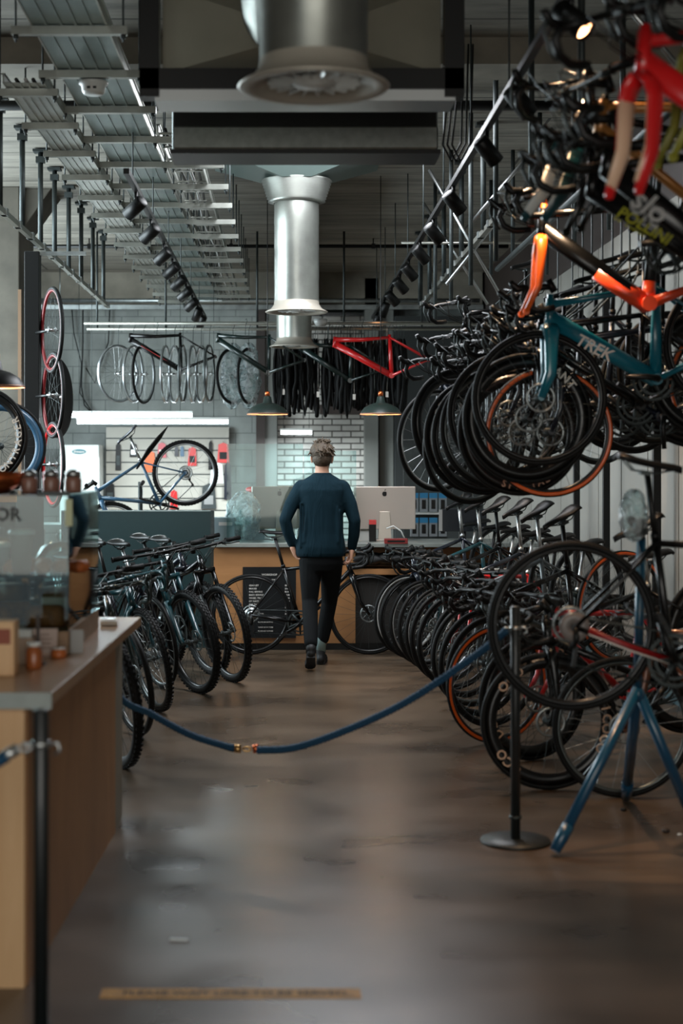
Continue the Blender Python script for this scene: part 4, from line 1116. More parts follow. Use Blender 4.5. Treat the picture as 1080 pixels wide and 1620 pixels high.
tool(237, 730, 18, 34, ORANGE, 'tool_packet', 'orange packet hung in the middle of the slatwall')
tool(256, 712, 14, 24, mat('pink_card', (204, 110, 116), .6), 'tool_packet', 'pink packet hung above the orange packet', WHITE)
tool(279, 714, 6, 16, NAVY, 'screwdriver', 'navy blue small tool hung inside the outline of the big wheel')
tool(288, 714, 6, 16, BLUEL, 'screwdriver', 'light blue small tool hung inside the outline of the big wheel')
tool(304, 722, 14, 30, RED, 'pliers', 'red handled pliers hung inside the outline of the big wheel', KR)
tool(333, 720, 7, 46, KR, 'tyre_pump', 'slim black pump hung at the right of the slatwall')
tool(353, 716, 19, 32, RED, 'red_tool_case', 'red tool tray with black insert at the right end of the slatwall', KR)
tool(343, 748, 22, 34, WPAINT, 'shop_rag', 'white rag hung under the black pump')
tool(360, 760, 12, 60, NAVY, 'work_apron', 'dark blue apron hung under the red tool tray')
tool(174, 780, 16, 34, KR, 'cable_spool_box', 'black box at the lower left of the slatwall', DSTEEL)
tool(330, 785, 24, 40, DSTEEL, 'tool_holder', 'dark metal tool holder at the lower right of the slatwall', ALU)
tool(275, 790, 12, 30, RED, 'cutter', 'red handled cutter hung low on the slatwall')
# workshop bench
wb = thing('work_bench', 'steel workshop bench behind the teal board', 'bench', (-1.6, 16.6, 0))
MB().box((0, 0, .93), (2.3, .7, .05)).obj('bench_top', TOPM, wb)
for x in (-1.1, 1.1):
    for y in (-.3, .3): MB().box((x, y, .45), (.06, .06, .9)).obj('leg', DSTEEL, wb)
# fridge / locker
fr = thing('white_cabinet', 'white ribbed cabinet with an oval badge standing at the left of the workshop', 'cabinet', P(126, 990, 19.9)*1); fr.location.z = 0
kk = 19.9/F
MB().box((0, .2, .93), (62*kk, .5, 1.86)).obj('cabinet_body', mat('white_enamel', (206, 212, 208), .4), fr, bevel=.01)
b = MB()
for i in range(5): b.box((-.10+.085*i, -.055, 1.2), (.05, .012, 1.0))
b.obj('door_ribs', mat('white_enamel', (206, 212, 208), .4), fr)
MB().prism([(.09*math.cos(2*PI*i/24), 1.77+.032*math.sin(2*PI*i/24)) for i in range(24)], -.062, -.056).obj('oval_badge', mat('badge_teal', (70, 120, 130), .5), fr)
bb2 = MB(); put_text(bb2, 'Shimano', Matrix.Translation((0, -.065, 1.77)) @ Matrix.Rotation(PI/2, 4, 'X'), .03); bb2.obj('badge_lettering', WHITE, fr)

# bicycle in the workshop stand
wsb = bike('blue bicycle with a black saddle held in the workshop stand', None, P(293, 748, 15.7), math.radians(184), math.radians(40), kind='road', anchor='rear', frame=BLUEL, bars='flat', rim_m=RIMS, thick=.045, saddle_m=NAVY)
b = MB(); c = P(216, 742, 15.65); d_ = P(265, 675, 15.6)
tag(MB().tube([c, P(236, 712, 15.62), P(252, 692, 15.6), d_], [.010, .035, .03, .006], 8, ry=[.008, .012, .010, .004]).obj('mudguard', KR), 'tall black mudguard blade sticking up above the workshop bicycle', 'mudguard')
ws = thing('repair_stand', 'grey workshop repair stand carrying the blue bicycle', 'repair stand', (P(222, 800, 15.9).x, 15.9, 0))
MB().tube([(0, 0, .02), (0, 0, 1.42)], .025, 10).obj('post', DSTEEL, ws); MB().tube([(0, 0, 1.38), (.05, -.22, 1.42)], .02, 8).obj('clamp_arm', KR, ws)
for a in (0, 2.1, 4.2): MB().tube([(0, 0, .15), (.45*math.cos(a), .45*math.sin(a), .02)], .018, 8).obj('leg', DSTEEL, ws)
b2 = bike('dark bicycle parked behind the teal board with only its upper parts showing', None, P(355, 800, 15.0)-Vector((0, 0, .35)), math.radians(200), 0, kind='road', anchor='front', frame=KG, bars='flat')
b2.location.z = 0.0

# monitors and packets on the right behind the hanging bicycles
t = thing('black_monitor', 'wide black monitor on the till counter behind the bicycle saddles', 'monitor', P(732, 823, 13.5))
MB().box((0, 0, 0), (.42, .03, .20)).obj('screen_housing', mat('monitor_black', (12, 18, 24), .3), t, bevel=.004); MB().box((-.20, -.016, 0), (.03, .004, .19)).obj('screen_edge', ALU, t)
MB().box((0, .03, -.14), (.06, .03, .13)).obj('stand', KR, t); MB().box((0, .03, -.195), (.2, .14, .02)).obj('stand_foot', KR, t)
CY = mat('cyan_card', (16, 100, 140), .5); PKW = mat('packet_white', (112, 118, 122), .5)
t = thing('wall_shelf', 'pale grey display shelf of blue and white packets behind the till counter', 'shelf', P(700, 812, 16.5)); k = 16.5/F
MB().box((-25*k, .05, 0), (70*k, .25, .02)).obj('shelf_board', WPAINT, t); MB().box((-25*k, .18, -25*k), (70*k, .02, 260*k)).obj('shelf_back', DSTEEL, t)
for r_, y0 in enumerate((778, 812)):
    for i in range(4):
        p = P(655+15*i, y0, 16.4)
        if r_ == 0: p.z = P(0, 812, 16.5).z+.01+.02
        t = thing('spare_part_packet', ['blue topped white packet standing on the display shelf behind the till counter', 'blue topped white packet hanging below the display shelf'][r_], 'packet', p+Vector((0, 0, .0 if r_ == 0 else -.24)), group=['packets on the display shelf', 'packets hanging below the display shelf'][r_])
        MB().box((0, 0, .09), (.085, .03, .20)).obj('packet_body', PKW, t); MB().box((0, -.002, .165), (.087, .034, .055)).obj('packet_top', CY, t)
        MB().prism([(-.022, .02), (.022, .02), (.022, .12), (-.022, .12)], -.018, -.0155).obj('packet_window', KR, t)

# ------------------------------------------------------------------ hanging rail with frames, rims and tyres
YR = 16.6; sR = F/YR
hr = thing('hanging_rail', 'double silver rail across the shop carrying hung frames, rims and tyres', 'rail', (0, YR, 3.15)); q = (0, -YR, -3.15)
zr = P(0, 519, YR).z
for dy, z in ((-.12, zr+.04), (.12, zr)):
    MB().tube([((135-450)/sR, YR+dy, z), (2.3, YR+dy, z)], .017, 8).obj('rail', RAILM, hr, loc=q)
b = MB(); b.box2((-.9, YR+.3, zr+.05), (2.3, YR+.34, zr+.10)); 
for i in range(60): b.box((-.87+.053*i, YR+.295, zr+.075), (.028, .012, .02))
b.obj('slotted_channel', GALV, hr, loc=q)
for x in (-2.05, -1.3, -.3, .65, 1.5): MB().tube([(x, YR, zr), (x, YR, CZ)], .012, 6).obj('hanger_tube', DSTEEL, hr, loc=q)
def hook(x, y, z0, z1):
    MB().tube([(x, y, z1+.03), (x+.012, y, z1+.045), (x+.02, y, z1+.02), (x+.004, y, z1-.02), (x, y, z0)], .0035, 5).obj('wire_hook', DSTEEL, hr, loc=q)
def hung_wheel(px, py, s, R, rz, label, rim_m, tyre=None, group='bare rims hung from the long rail', deep=False):
    c = PS(px, py, s)
    t = thing('bicycle_wheel', label, 'wheel', c, rz, group=group)
    key = ('hrim', R)
    def fn(b): b.lathe([(R, -.012), (R-.02, -.010), (R-.028, 0), (R-.02, .010), (R, .012), (R-.006, 0)], 56, closed=True, axis='y')
    rim = link('rim', cmesh(key, fn, rim_m), t)
    link('spokes', cmesh(('hspk', R), f_spokes(R-.0, .02, False, 24), ALU), t)
    link('hub', cmesh(('hub', True), f_hub(True), ALU), t)
    if tyre: link('tyre', cmesh(('tyre', R+.012, .03), f_tyre(R+.012, .03), tyre), t)
    return c
random.seed(5)
for px, py, rz, m, ty, lb in ((187, 591, .92, RIMS, None, 'broad pale rim, first of the rims hung from the long rail'), (211, 592, 1.32, RIMS, None, 'thin silver rim behind the broad pale rim'), (227, 592, 1.28, RIMS, K, 'rim with black tyre hung second behind the broad pale rim'),
        (262, 592, 1.48, RIMS, None, 'silver rim hung nearly edge-on under the head of the black frame'), (276, 592, -1.3, RIMS, None, 'silver rim hung edge-on under the black frame, second in the row'), (289, 591, 1.5, RIMG, None, 'grey rim hung edge-on under the black frame, third in the row'),
        (305, 592, 1.48, RIMS, None, 'silver rim hung edge-on under the black frame, fourth in the row'), (318, 592, -1.32, RIMS, None, 'silver rim hung edge-on under the black frame, fifth in the row'), (331, 591, 1.44, RIMG, None, 'grey rim hung edge-on at the rear end of the black frame')):
    c = hung_wheel(px, py, 145, .315, rz, lb, m, ty); hook(c.x, c.y, c.z+.31, zr)
# film-wrapped rims
for px, rz, lb in ((368, 1.0, 'black rim wrapped in crumpled clear plastic, left of two'), (393, 1.2, 'black rim wrapped in crumpled clear plastic beside the dark tyres')):
    c = hung_wheel(px, 595, 145, .30, rz, lb, RIMK, K, 'rims wrapped in clear plastic'); hook(c.x, c.y, c.z+.3, zr)
    crumple('plastic_wrap', c, (.13, .09, .36), 'crumpled clear plastic wrap around the %s hung rim' % ('left' if px < 380 else 'right'), FILM, px, 'plastic wrap', n=18, amp=.5)
def hframe(label, px, py, s, yaw, pitch, m, kind='mtb', accent=None, fork=None, sc=.93, m_text=None):
    g = gp(kind); Rm = Matrix.Rotation(yaw, 4, 'Z') @ Matrix.Rotation(pitch, 4, 'Y')
    t = thing('bicycle_frameset', label, 'bicycle frame', group='bare frames hung from the long rail')
    w_ = PS(px, py, s); t.matrix_world = Matrix.Translation(w_-Rm @ (g['htop']*sc)) @ Rm @ Matrix.Scale(sc, 4)
    fr = link('frame_tubes', cmesh(('frame', kind), f_frame(kind), m), t)
    if accent:
        b = MB(); d0 = g['crown']+g['ax']*.035; b.tube([d0+(g['bb3']-d0)*.1, d0+(g['bb3']-d0)*.75], .0275, 8, ry=.037, ref=(0, 1, 0)); b.obj('accent_band', accent, t) if False else None
        b = MB()
        for sd_ in (-1, 1): b.box2((-.20, sd_*.0235-.002, -.004), (.20, sd_*.0235+.002, .004), Matrix.Translation((d0+g['bb3'])/2+Vector((-.006, 0, -.003))) @ Matrix.Rotation(-math.atan2(d0.z-g['bb3'].z, d0.x-g['bb3'].x), 4, 'Y'))
        b.obj('accent_stripe', accent, t)
    if fork: link('fork', cmesh(('fork', 'road'), f_fork('road'), fork), t)
    hook(w_.x+.28, w_.y, w_.z-.02, zr)
    return t
hframe('black frame with a thin red stripe hung over the row of bare rims', 207, 527, 146, PI, math.radians(17), KG, accent=RED)
hframe('dark teal frame hung beside the round duct', 346, 527, 150, PI, math.radians(15), DGREEN)
hframe('dark green frame hung behind the far duct nozzle', 478, 540, 146, PI, math.radians(14), DGREEN)
hframe('bright red mountain frame hung over the right pendant lamp', 530, 533, 150, PI, math.radians(19), RED, sc=1.0)
# folded tyres on hooks
def f_fold(L, wd, sd):
    def fn(b):
        rnd = random.Random(sd); pts = []
        for i in range(9): t_ = i/8; pts.append((wd*.5*math.sin(PI*t_)*(1+rnd.uniform(-.2, .2))+rnd.uniform(-.004, .004), rnd.uniform(-.01, .01), -L*t_))
        for i in range(1, 8): t_ = 1-i/8; pts.append((-wd*.5*math.sin(PI*t_)*(1+rnd.uniform(-.2, .2)), rnd.uniform(-.01, .01)+.012, -L*t_))
        b.tube(pts, .024, 6, ry=.017, closed=True)
    return fn
px = 438; k = 0
rnd = random.Random(3)
while px < 640:
    y = YR+rnd.choice((-.12, .12)); s = F/y; L = rnd.uniform(.70, .84)
    o = link('folded_tyre', cmesh(('folded_tyre', k % 7), f_fold(.78, .06+.012*(k % 3), k % 7), K), None, loc=((px-450)/s, y, P(0, 541, y).z+.02), rot=(0, 0, rnd.uniform(0, 3)))
    o.scale = (1, 1, L/.78)
    tag(o, 'black tyre hung folded in the dense row under the long rail', 'tyre', 'folded black tyres on the long rail')
    hook((px-450)/s, y, P(0, 541, y).z+.02, zr)
    px += rnd.choice((4, 5, 6, 5)); k += 1
    if 503 < px < 512: px = 514
for i, (px, py) in enumerate(((448, 660), (503, 664), (560, 668), (612, 664))):
    y = YR; tag(MB().box((0, 0, 0), (.03, .004, .06)).tube([(0, 0, .03), (0, .03, zr-P(px, py-40, YR-.15).z)], .0015, 4).obj('price_tag', WHITE, loc=P(px, py-40, YR-.15)), ['white price tag on the tyres under the duct nozzle', 'white price tag in the gap between the hung tyres', 'white price tag under the red frame head', 'white price tag at the right end of the hung tyres'][i], 'price tag')
# vertical display of wheels on the black post at the left
dp2 = thing('display_post', 'tall black post with arms carrying wheels at the left wall', 'display post', (-1.99, 12.0, 0))
MB().box((0, 0, 1.64), (.115, .12, 3.28)).obj('post', KR, dp2, bevel=.004); MB().box((0, 0, .01), (.5, .5, .02)).obj('base_plate', KR, dp2)
MB().box((.22, .0, 3.27), (.4, .03, .03)).obj('top_arm', STEEL, dp2)
WINE = mat('wine_red_rim', (110, 14, 18), .35, coat=.3); PINKR = mat('pale_pink_rim', (206, 160, 150), .4)
for i, (cx, cy, m, ty, rz, lb) in enumerate(((82, 522, WINE, K, 1.97, 'red rimmed wheel at the top of the black display post'), (84, 625, WINE, K, 1.97, 'red and pale rimmed wheel in the middle of the black display post'), (84, 735, RED, K, 1.97, 'red rimmed wheel at the bottom of the black display post'))):
    s = 205; c = PS(cx, cy, s)
    MB().tube([(0, 0, c.z), (c.x+1.99, c.y-12.0, c.z)], .012, 6).obj('arm', KR, dp2)
    t = thing('bicycle_wheel', lb, 'wheel', c, rz, group='wheels on the black display post')
    R = .335
    Mh = Matrix.Identity(4)
    link('rim', cmesh(('rim', R, .03, False), f_rim(R, .03, False), m), t); link('tyre', cmesh(('tyre', R, .03), f_tyre(R, .03), ty), t)
    link('spokes', cmesh(('spokes', R, .03, True, 20), f_spokes(R, .03, True, 20), DSTEEL), t); link('hub', cmesh(('hub', False), f_hub(False), ALU), t)
c = PS(92, 630, 185); MB().tube([(0, 0, c.z), (c.x+1.99, c.y-12.0, c.z)], .012, 6).obj('arm', KR, dp2)
t = thing('bicycle_wheel', 'solid black disc wheel behind the red rimmed wheels', 'wheel', PS(92, 630, 185), 1.35); MB().lathe([(0, -.02), (.30, -.012), (.33, -.012), (.345, 0), (.33, .012), (.30, .012), (0, .02)], 56, axis='y').obj('disc', K, t)
MB().lathe([(0, -.035), (.03, -.035), (.03, .035), (0, .035)], 14, axis='y').obj('hub', ALU, t)
# tyre display at left edge
c = PS(-32, 690, 232)
t = thing('bicycle_wheel', 'deep black wheel with white brand lettering at the left edge', 'wheel', c, -.12)
rim = wheel_parts(t, Matrix.Identity(4), .34, .03, True, RIMK, K, False, name='rim', disc=False)
b = MB()
arc_text(b, 'BONTRAGER', .276, .048, -.35, side=1, y=-.018, step=.19, flip=True); b.obj('rim_lettering', WHITE, rim)
t = thing('bicycle_wheel', 'black wheel with light blue rim standing behind the lettered wheel', 'wheel', PS(0, 706, 215), 0.3)
wheel_parts(t, Matrix.Identity(4), .34, .03, True, BLUEL, K, False, name='rim', disc=False)
b = MB(); ds = thing('wheel_rack', 'black wooden rack holding the lettered wheel and the blue rimmed wheel', 'rack', (-2.15, 10.75, 0))
MB().box((0, 0, .71), (.7, 1.2, 1.42)).obj('rack_body', KR, ds, bevel=.005); MB().box((0, -.62, 1.38), (.72, .04, .06)).obj('rack_lip', TAN, ds)

# wall fittings
t = thing('wall_box', 'dark junction box with loose cable high on the back wall', 'junction box', P(174, 471, 20.42)); MB().box((0, 0, 0), (.15, .14, .26)).obj('box_body', KR, t, bevel=.01)
MB().tube([(0, -.02, -.12), (-.02, -.02, -.6), (-.16, -.03, -1.0), (-.2, -.03, -1.15), (-.32, -.02, -.95)], .009, 5).obj('cable', KR, t)
t = thing('wall_lamp', 'small silver fitting with a dangling cable at the top left of the back wall', 'wall fitting', P(103, 469, 20.4)); MB().ell((0, 0, 0), (.06, .07, .06)).obj('fitting_body', ALU, t); MB().box((.07, .0, 0), (.1, .1, .09)).obj('fitting_mount', KR, t)
MB().tube([(.08, -.02, -.04), (.12, -.02, -.5), (.22, -.02, -.9), (.2, -.02, -1.3), (.36, -.02, -1.55)], .008, 5).obj('cable', KR, t)
b = MB(); c = P(131, 470, 20.35); pts = [(0, 0, .5), (0, 0, -.6), (-.02, 0, -1.2), (.02, 0, -1.45), (.12, 0, -1.55)]; tag(b.tube(pts, .010, 5).obj('hanging_cable', KR, loc=c), 'thin black cable hanging straight down the back wall left of the rims', 'cable')

# ------------------------------------------------------------------ bicycles on the left
R_ = math.radians
G1 = 'bicycles standing along the left side'
def gl(px, yb):   # ground contact
    s = (yb-735)/EYE; return Vector(((px-450)/s, F/s, 0)), s
def left_bike(label, px, yb, yaw, **kw):
    c, s = gl(px, yb); kind = kw.get('kind', 'road'); c.z = GEO['mtb' if kind == 'mtb' else 'road']['fa'][1]
    return bike(label, G1, c, R_(yaw), anchor='front', roll=R_(kw.pop('lean', 9)), **kw)
left_bike('black bicycle with fat knobbly tyres at the end of the serving counter', 178, 1214, -68, kind='mtb', frame=KG, bars='flat', steer=.1)
left_bike('dark teal drop bar bicycle standing first beside the serving counter', 205, 1165, -63, frame=DGREEN, bars='drop', thick=.036, tape_m=DGREEN)
left_bike('blue green bicycle with wide light tyres, front wheel turned to the aisle', 238, 1127, -58, frame=TEALD, bars='drop', thick=.042, rim_m=RIMG, tape_m=TEALD, steer=-.12)
left_bike('dark bicycle close behind the blue green one with a narrow front wheel', 246, 1090, -60, frame=NAVY, bars='drop', rim_m=RIMG, tape_m=KR)
left_bike('black mountain bicycle with teal fork legs and a long flat handlebar', 304, 1097, -58, kind='mtb', frame=KG, fork=TEALD, bars='flat', rim_m=RIMK)
left_bike('black flat bar bicycle between the teal forked one and the last of the row', 326, 1068, -60, kind='mtb', frame=NAVY, bars='flat')
left_bike('black bicycle with copper bars, the farthest of the left row beside the teal board', 357, 1079, -62, kind='mtb', frame=KG, bars='flat', steer=.02)
# bicycle in front of the till counter
bike('slim black road bicycle leaning along the till counter behind the person', None, P(397, 973, 12.78)+Vector((0, 0, 0)), 0, 0, anchor='rear', kind='road', frame=KG, bars='drop')
BIKES[-1].location.z = 0.0
# bicycle on the blue stand, near right
bike('black road bicycle with red and white stays clamped in the blue display stand', None, PS(905, 990, 397), R_(0), R_(9), anchor='rear', kind='road', frame=KG, bars='drop', rim_m=RIMK, thick=.030, post_m=KR)
rb = BIKES[-1]
g = gp('road'); b = MB()
for s_ in (-1, 1):
    p0 = g['bb3']+Vector((-.02, s_*.050, 0)); p1 = g['ra3']+Vector((.05, s_*.086, -.004)); b.tube([p0, (p0+p1)/2+Vector((0, s_*.008, -.004)), p1], .006, 8, ry=.011, ref=(0, 1, 0))
for ch in rb.children:
    if ch.name.startswith('frame'): b.obj('stay_stripe', mat('deep_red_stripe', (130, 16, 20), .4), ch)
b = MB()
for s_ in (-1, 1):
    p0 = g['bb3']+Vector((-.02, s_*.050, -.014)); p1 = g['ra3']+Vector((.05, s_*.086, -.016)); b.tube([p0, (p0+p1)/2+Vector((0, s_*.008, -.004)), p1], .004, 8)
for ch in rb.children:
    if ch.name.startswith('frame'): b.obj('stay_edge', WHITE, ch)
# spoke protector disc
disc = MB().lathe([(.012, -.052), (.058, -.052), (.059, -.049), (.012, -.049)], 40, closed=True, axis='y')
for ch in rb.children:
    if ch.name.startswith('rear_wheel'): disc.obj('spoke_guard', mat('milky_plastic', (120, 112, 108), .4), ch)
st = thing('display_stand', 'blue tripod stand holding the nearest bicycle by its seat tube', 'bicycle stand', (1.50, 6.45, 0))
ap = P(1008, 1098, 6.42); tp_ = P(1014, 850, 6.42); o_ = Vector((1.50, 6.45, 0))
MB().tube([ap-o_-Vector((0, 0, .03)), tp_-o_], .020, 12).obj('post', BLUE, st)
f1 = P(877, 1352, 6.20); f1.z = .02; f2 = P(1106, 1300, 6.5); f2.z = .02; f3 = Vector((1.62, 7.2, .02))
for f_ in (f1, f2, f3):
    dr = (f_-ap); k1 = ap+dr*.86
    MB().tube([ap-o_+Vector((0, 0, .02)), k1-o_], .023, 12).obj('leg', BLUE, st)
    MB().tube([k1-o_-dr*.02, k1-o_+dr*.05, f_-o_+Vector((0, 0, .0))], [.028, .028, .023], 10).obj('foot', BLUE, st)
MB().ell(ap-o_, (.030, .030, .036)).obj('hub_joint', BLUE, st)
MB().tube([tp_-o_, P(1006, 862, 6.12)-o_+Vector((-.02, 0, .1))], .018, 8).obj('clamp_arm', KR, st)
MB().ell(P(1012, 835, 6.1)-o_, (.03, .04, .04)).obj('clamp', DSTEEL, st)
crumple('bag_or_reflection', P(1000, 815, 6.12)+Vector((0, -.03, 0)), (.055, .05, .105), 'crumpled clear plastic bag tied round the seatpost of the stand bicycle', FILM, 9, n=18)

# ------------------------------------------------------------------ the two tier rack on the right
rk = thing('bicycle_rack', 'long dark steel two tier rack carrying the bicycles on the right', 'rack', (1.9, 9.5, 0)); q = (-1.9, -9.5, 0)
for y in (7.0, 8.6, 10.2, 11.8, 13.0):
    for x in (2.50,): MB().box2((x-.025, y-.025, 0), (x+.025, y+.025, 3.0)).obj('upright', KR, rk, loc=q)
for z in (.36, 2.04): MB().box2((2.42, 6.9, z-.02), (2.47, 13.1, z+.02)).obj('wheel_rail', KR, rk, loc=q)
for x in (1.85,):
    MB().tube([(x, 4.2, 3.30), (x, 13.2, 3.30)], .024, 10).obj('top_rail', DSTEEL, rk, loc=q)
for x in (1.35, 1.85, 2.35):
    for y in (6.9, 8.3, 9.7, 11.0, 12.3, 13.6):
        MB().tube([(x, y, 3.3 if x != 1.35 else 2.9), (x, y, CZ)], .017, 8).obj('ceiling_tube', DSTEEL, rk, loc=q)
for a, c in (((1.3, 7.2, CZ), (2.1, 7.25, 3.25)), ((1.35, 11.0, 3.35), (1.95, 11.05, CZ-.1)), ((1.2, 12.6, 4.05), (1.85, 12.6, 2.9)), ((1.3, 14.2, 4.05), (1.9, 14.2, 3.1)), ((2.1, 12.2, 4.05), (1.3, 12.2, 3.05))):
    MB().tube([a, c], .014, 8).obj('brace', ALU, rk, loc=q)
MB().tube([(1.0, 13.0, 3.5), (2.5, 13.0, 3.5)], .012, 8).obj('cross_tube', RAILM, rk, loc=q)
b = MB()
for i in range(12): b.box2((1.0+.12*i, 13.0, 3.1), (1.008+.12*i, 13.008, 3.5))

def hang(root, kind='road'):
    """a hook strap from the top rail down to the top tube"""
    g = gp(kind); p = root.matrix_world @ ((g['htop']+g['seat3'])/2)
    y = p.y
    MB().tube([(1.85, y, 3.30), (1.85, y, min(3.25, p.z+.30)), (p.x, y, p.z+.02)] if p.z < 3.1 else [(p.x, y, p.z), (p.x, y, CZ)], .006, 5).obj('hook_wire', DSTEEL, rk, loc=q)

LG = 'bicycles parked in the lower tier of the rack'
UG = 'bicycles hung in the upper tier of the rack'
TG = 'bicycles and framesets hung from the ceiling rail'
DR = R_
low = [  # wheel centre px (x of contact room), bottom y, yaw offset, opts, label
 (984, 1262, 4, dict(frame=BROWN, rim_m=RIMG, bars='flat'), 'bicycle with a thin grey rim, nearest of the lower tier, behind the blue stand legs'),
 (868, 1250, 6, dict(frame=KG, deep=True, text=[(1, 'ICOCO', -.55, .048), (1, 'OCO', 1.9, .048), (1, 'OCO', 3.5, .048)], ftext_m=CREAM, bars='drop'), 'bicycle on deep black rims with pale OCO lettering behind the blue stand'),
 (842, 1203, 22, dict(frame=RED, deep=True, text=[(1, 'DCOI', 3.45, .050), (1, 'OCO', .9, .048)], ftext_m=CREAM, bars='drop', ), 'red bicycle on deep rims with pale lettering behind the rope post'),
 (786, 1176, 30, dict(frame=KG, tan=ORANGE, bars='drop'), 'black bicycle with orange sidewall tyres beside the end of the blue rope'),
 (778, 1150, 34, dict(frame=DGREEN, bars='drop', rim_m=RIMK), 'dark green drop bar bicycle just behind the orange sidewall tyre'),
 (762, 1133, 36, dict(frame=GREYB, bars='drop', rim_m=RIMK, ), 'grey bicycle, second behind the orange sidewall tyre'),
 (748, 1117, 36, dict(frame=KG, bars='flat', rim_m=RIMG), 'black flat bar bicycle with grey rims in the middle of the lower tier'),
 (738, 1103, 37, dict(frame=NAVY, bars='drop', rim_m=RIMK), 'navy drop bar bicycle in the middle of the lower tier'),
 (722, 1091, 38, dict(frame=RED, bars='drop', rim_m=RIMK), 'dark tyred bicycle with red frame among the farther lower tier'),
 (709, 1080, 38, dict(frame=KG, bars='flat', rim_m=RIMK), 'black flat bar bicycle just behind the farther red framed one'),
 (698, 1070, 38, dict(frame=WPAINT, bars='drop', rim_m=RIMS), 'white framed bicycle with silver rims in the farther lower tier'),
 (684, 1060, 38, dict(frame=TEALD, bars='drop', rim_m=RIMK), 'dark teal bicycle, fourth from the far end of the lower tier'),
 (672, 1052, 37, dict(frame=KG, bars='drop', rim_m=RIMS), 'black bicycle with bright silver rims, third from the far end of the lower tier'),
 (656, 1043, 36, dict(frame=NAVY, bars='flat', rim_m=RIMK), 'black tyred navy bicycle, second from the far end of the lower tier'),
 (643, 1036, 35, dict(frame=KG, bars='drop', rim_m=WPAINT), 'black bicycle with a thin white rim at the far end of the lower tier'),
]
for i, (px, yb, dy_, o, lb) in enumerate(low):
    s = (yb-735)/EYE; c = Vector(((px-450)/s, F/s, .34))
    high = i % 2 == 1
    bk = bike(lb, LG, c, R_(180+dy_*.9), R_(24 if high else 5), anchor='front', kind='road', steer=random.uniform(-.08, .08), thick=.03, post_m=ALU if i % 3 else KR, **o)
up = [
 (853, 630, 316, 0, 16, dict(kind='aero', frame=TEAL, aero_fork=True, deep=False, bars='drop', dt_text=('TREK', .060, .42), dt_m=WHITE, rim_m=RIMK), 'teal road bicycle with white brand letters on its down tube, nearest of the upper tier'),
 (834, 662, 306, 3, 14, dict(frame=KG, deep=True, text=[(1, 'GIANT', .75, .046)], ftext_m=WHITE, bars='drop'), 'black bicycle on deep rims lettered GIANT behind the teal road bicycle'),
 (868, 684, 303, 2, 15, dict(frame=NAVY, tan=ORANGE, bars='flat', deep=False), 'navy bicycle with orange sidewall tyres hung low in the upper tier'),
 (822, 684, 296, 5, 15, dict(frame=KG, deep=True, text=[(-1, 'SPECIALIZED', -1.45, .038)], ftext_m=CREAM, bars='drop'), 'black bicycle with pale letters along the bottom of its deep rim in the upper tier'),
 (802, 655, 290, 10, 14, dict(frame=NAVY, bars='drop', rim_m=RIMK), 'navy framed bicycle with black rims in the upper tier'),
 (786, 678, 283, 14, 15, dict(frame=KG, bars='drop', rim_m=RIMG), 'black bicycle with grey rims in the middle of the upper tier'),
 (768, 690, 275, 18, 14, dict(frame=GREYB, bars='flat', rim_m=RIMK), 'grey flat bar bicycle in the middle of the upper tier'),
 (752, 690, 266, 20, 15, dict(frame=KG, deep=True, text=[(1, 'ODTO', 2.1, .050), (1, 'ZO', 3.5, .048)], ftext_m=WHITE, bars='drop'), 'black bicycle with white blocks on deep rims, fourth from the upper tier far end'),
 (744, 710, 259, 26, 14, dict(frame=DGREEN, bars='drop', rim_m=RIMG), 'dark green bicycle hung lowest, third from the far end of the upper tier'),
 (722, 668, 250, 28, 15, dict(frame=KG, bars='drop', deep=True), 'black deep rimmed bicycle, second from the far end of the upper tier'),
 (692, 697, 238, 34, 14, dict(frame=NAVY, bars='drop', rim_m=RIMS), 'dark bicycle with thin silver rims at the far end of the upper tier'),
 (724, 600, 222, 30, 14, dict(frame=KG, bars='drop', front=False), 'black bicycle without a front wheel set back in the upper tier'),
]
for px, py, s, dy_, pt, o, lb in up:
    bk = bike(lb, UG, PS(px, py, s), R_(180+dy_), R_(pt), anchor='front', steer=0, thick=.030, post_m=KR, pedals=False, **o); bpy.context.view_layer.update(); hang(bk)
third = [
 (980, 306, 520, 6, 13, .5, dict(kind='aero', frame=RED, fork=RED, aero_fork=True, fork_tip=CREAM, bars='drop', deep=True), 'red frameset with cream inner fork legs hanging nearest to the camera'),
 (905, 470, 440, 2, 13, .0, dict(kind='aero', frame=KG, no_fork=True, dt_text=('POLLINI', .044, .36), dt_m=LIME, bars='drop'), 'black frameset with yellow capital letters along its down tube'),
 (912, 445, 470, 4, 8, .0, dict(kind='aero', frame=KG, no_fork=True, dt_text=('slo', .080, .30), dt_m=GREYP, bars='drop', tape_m=KR), 'black frameset with large pale letters over the yellow lettered one'),
 (828, 495, 336, 2, 11, .0, dict(kind='aero', frame=KG, fork=ORANGE, bb_paint=ORED, bars='drop', crank=False), 'black frameset with orange fork and bright orange bottom bracket above the teal bicycle'),
 (842, 345, 400, 8, -3, .45, dict(kind='aero', frame=KG, fork=TEALD, fork_tip=WPAINT, aero_fork=True, bars='drop'), 'dark frameset whose teal fork has white inner legs'),
 (905, 365, 425, 4, 8, .2, dict(frame=GOLD, fork=KG, bars='flat', tape_m=KR), 'gold frameset hung behind the red one with black bars'),
 (1050, 255, 505, 4, 10, .1, dict(frame=KG, fork=OLIVE, bars='drop'), 'black frameset with thin olive yellow fork at the right edge of the ceiling rail'),
]
for px, py, s, dy_, pt, stt, o, lb in third:
    bk = bike(lb, TG, PS(px, py, s), R_(180+dy_), R_(pt), anchor='front', steer=stt, front=False, rear=(px > 890 and px < 1000), pedals=False, post_m=KR, **o); bpy.context.view_layer.update(); hang(bk)

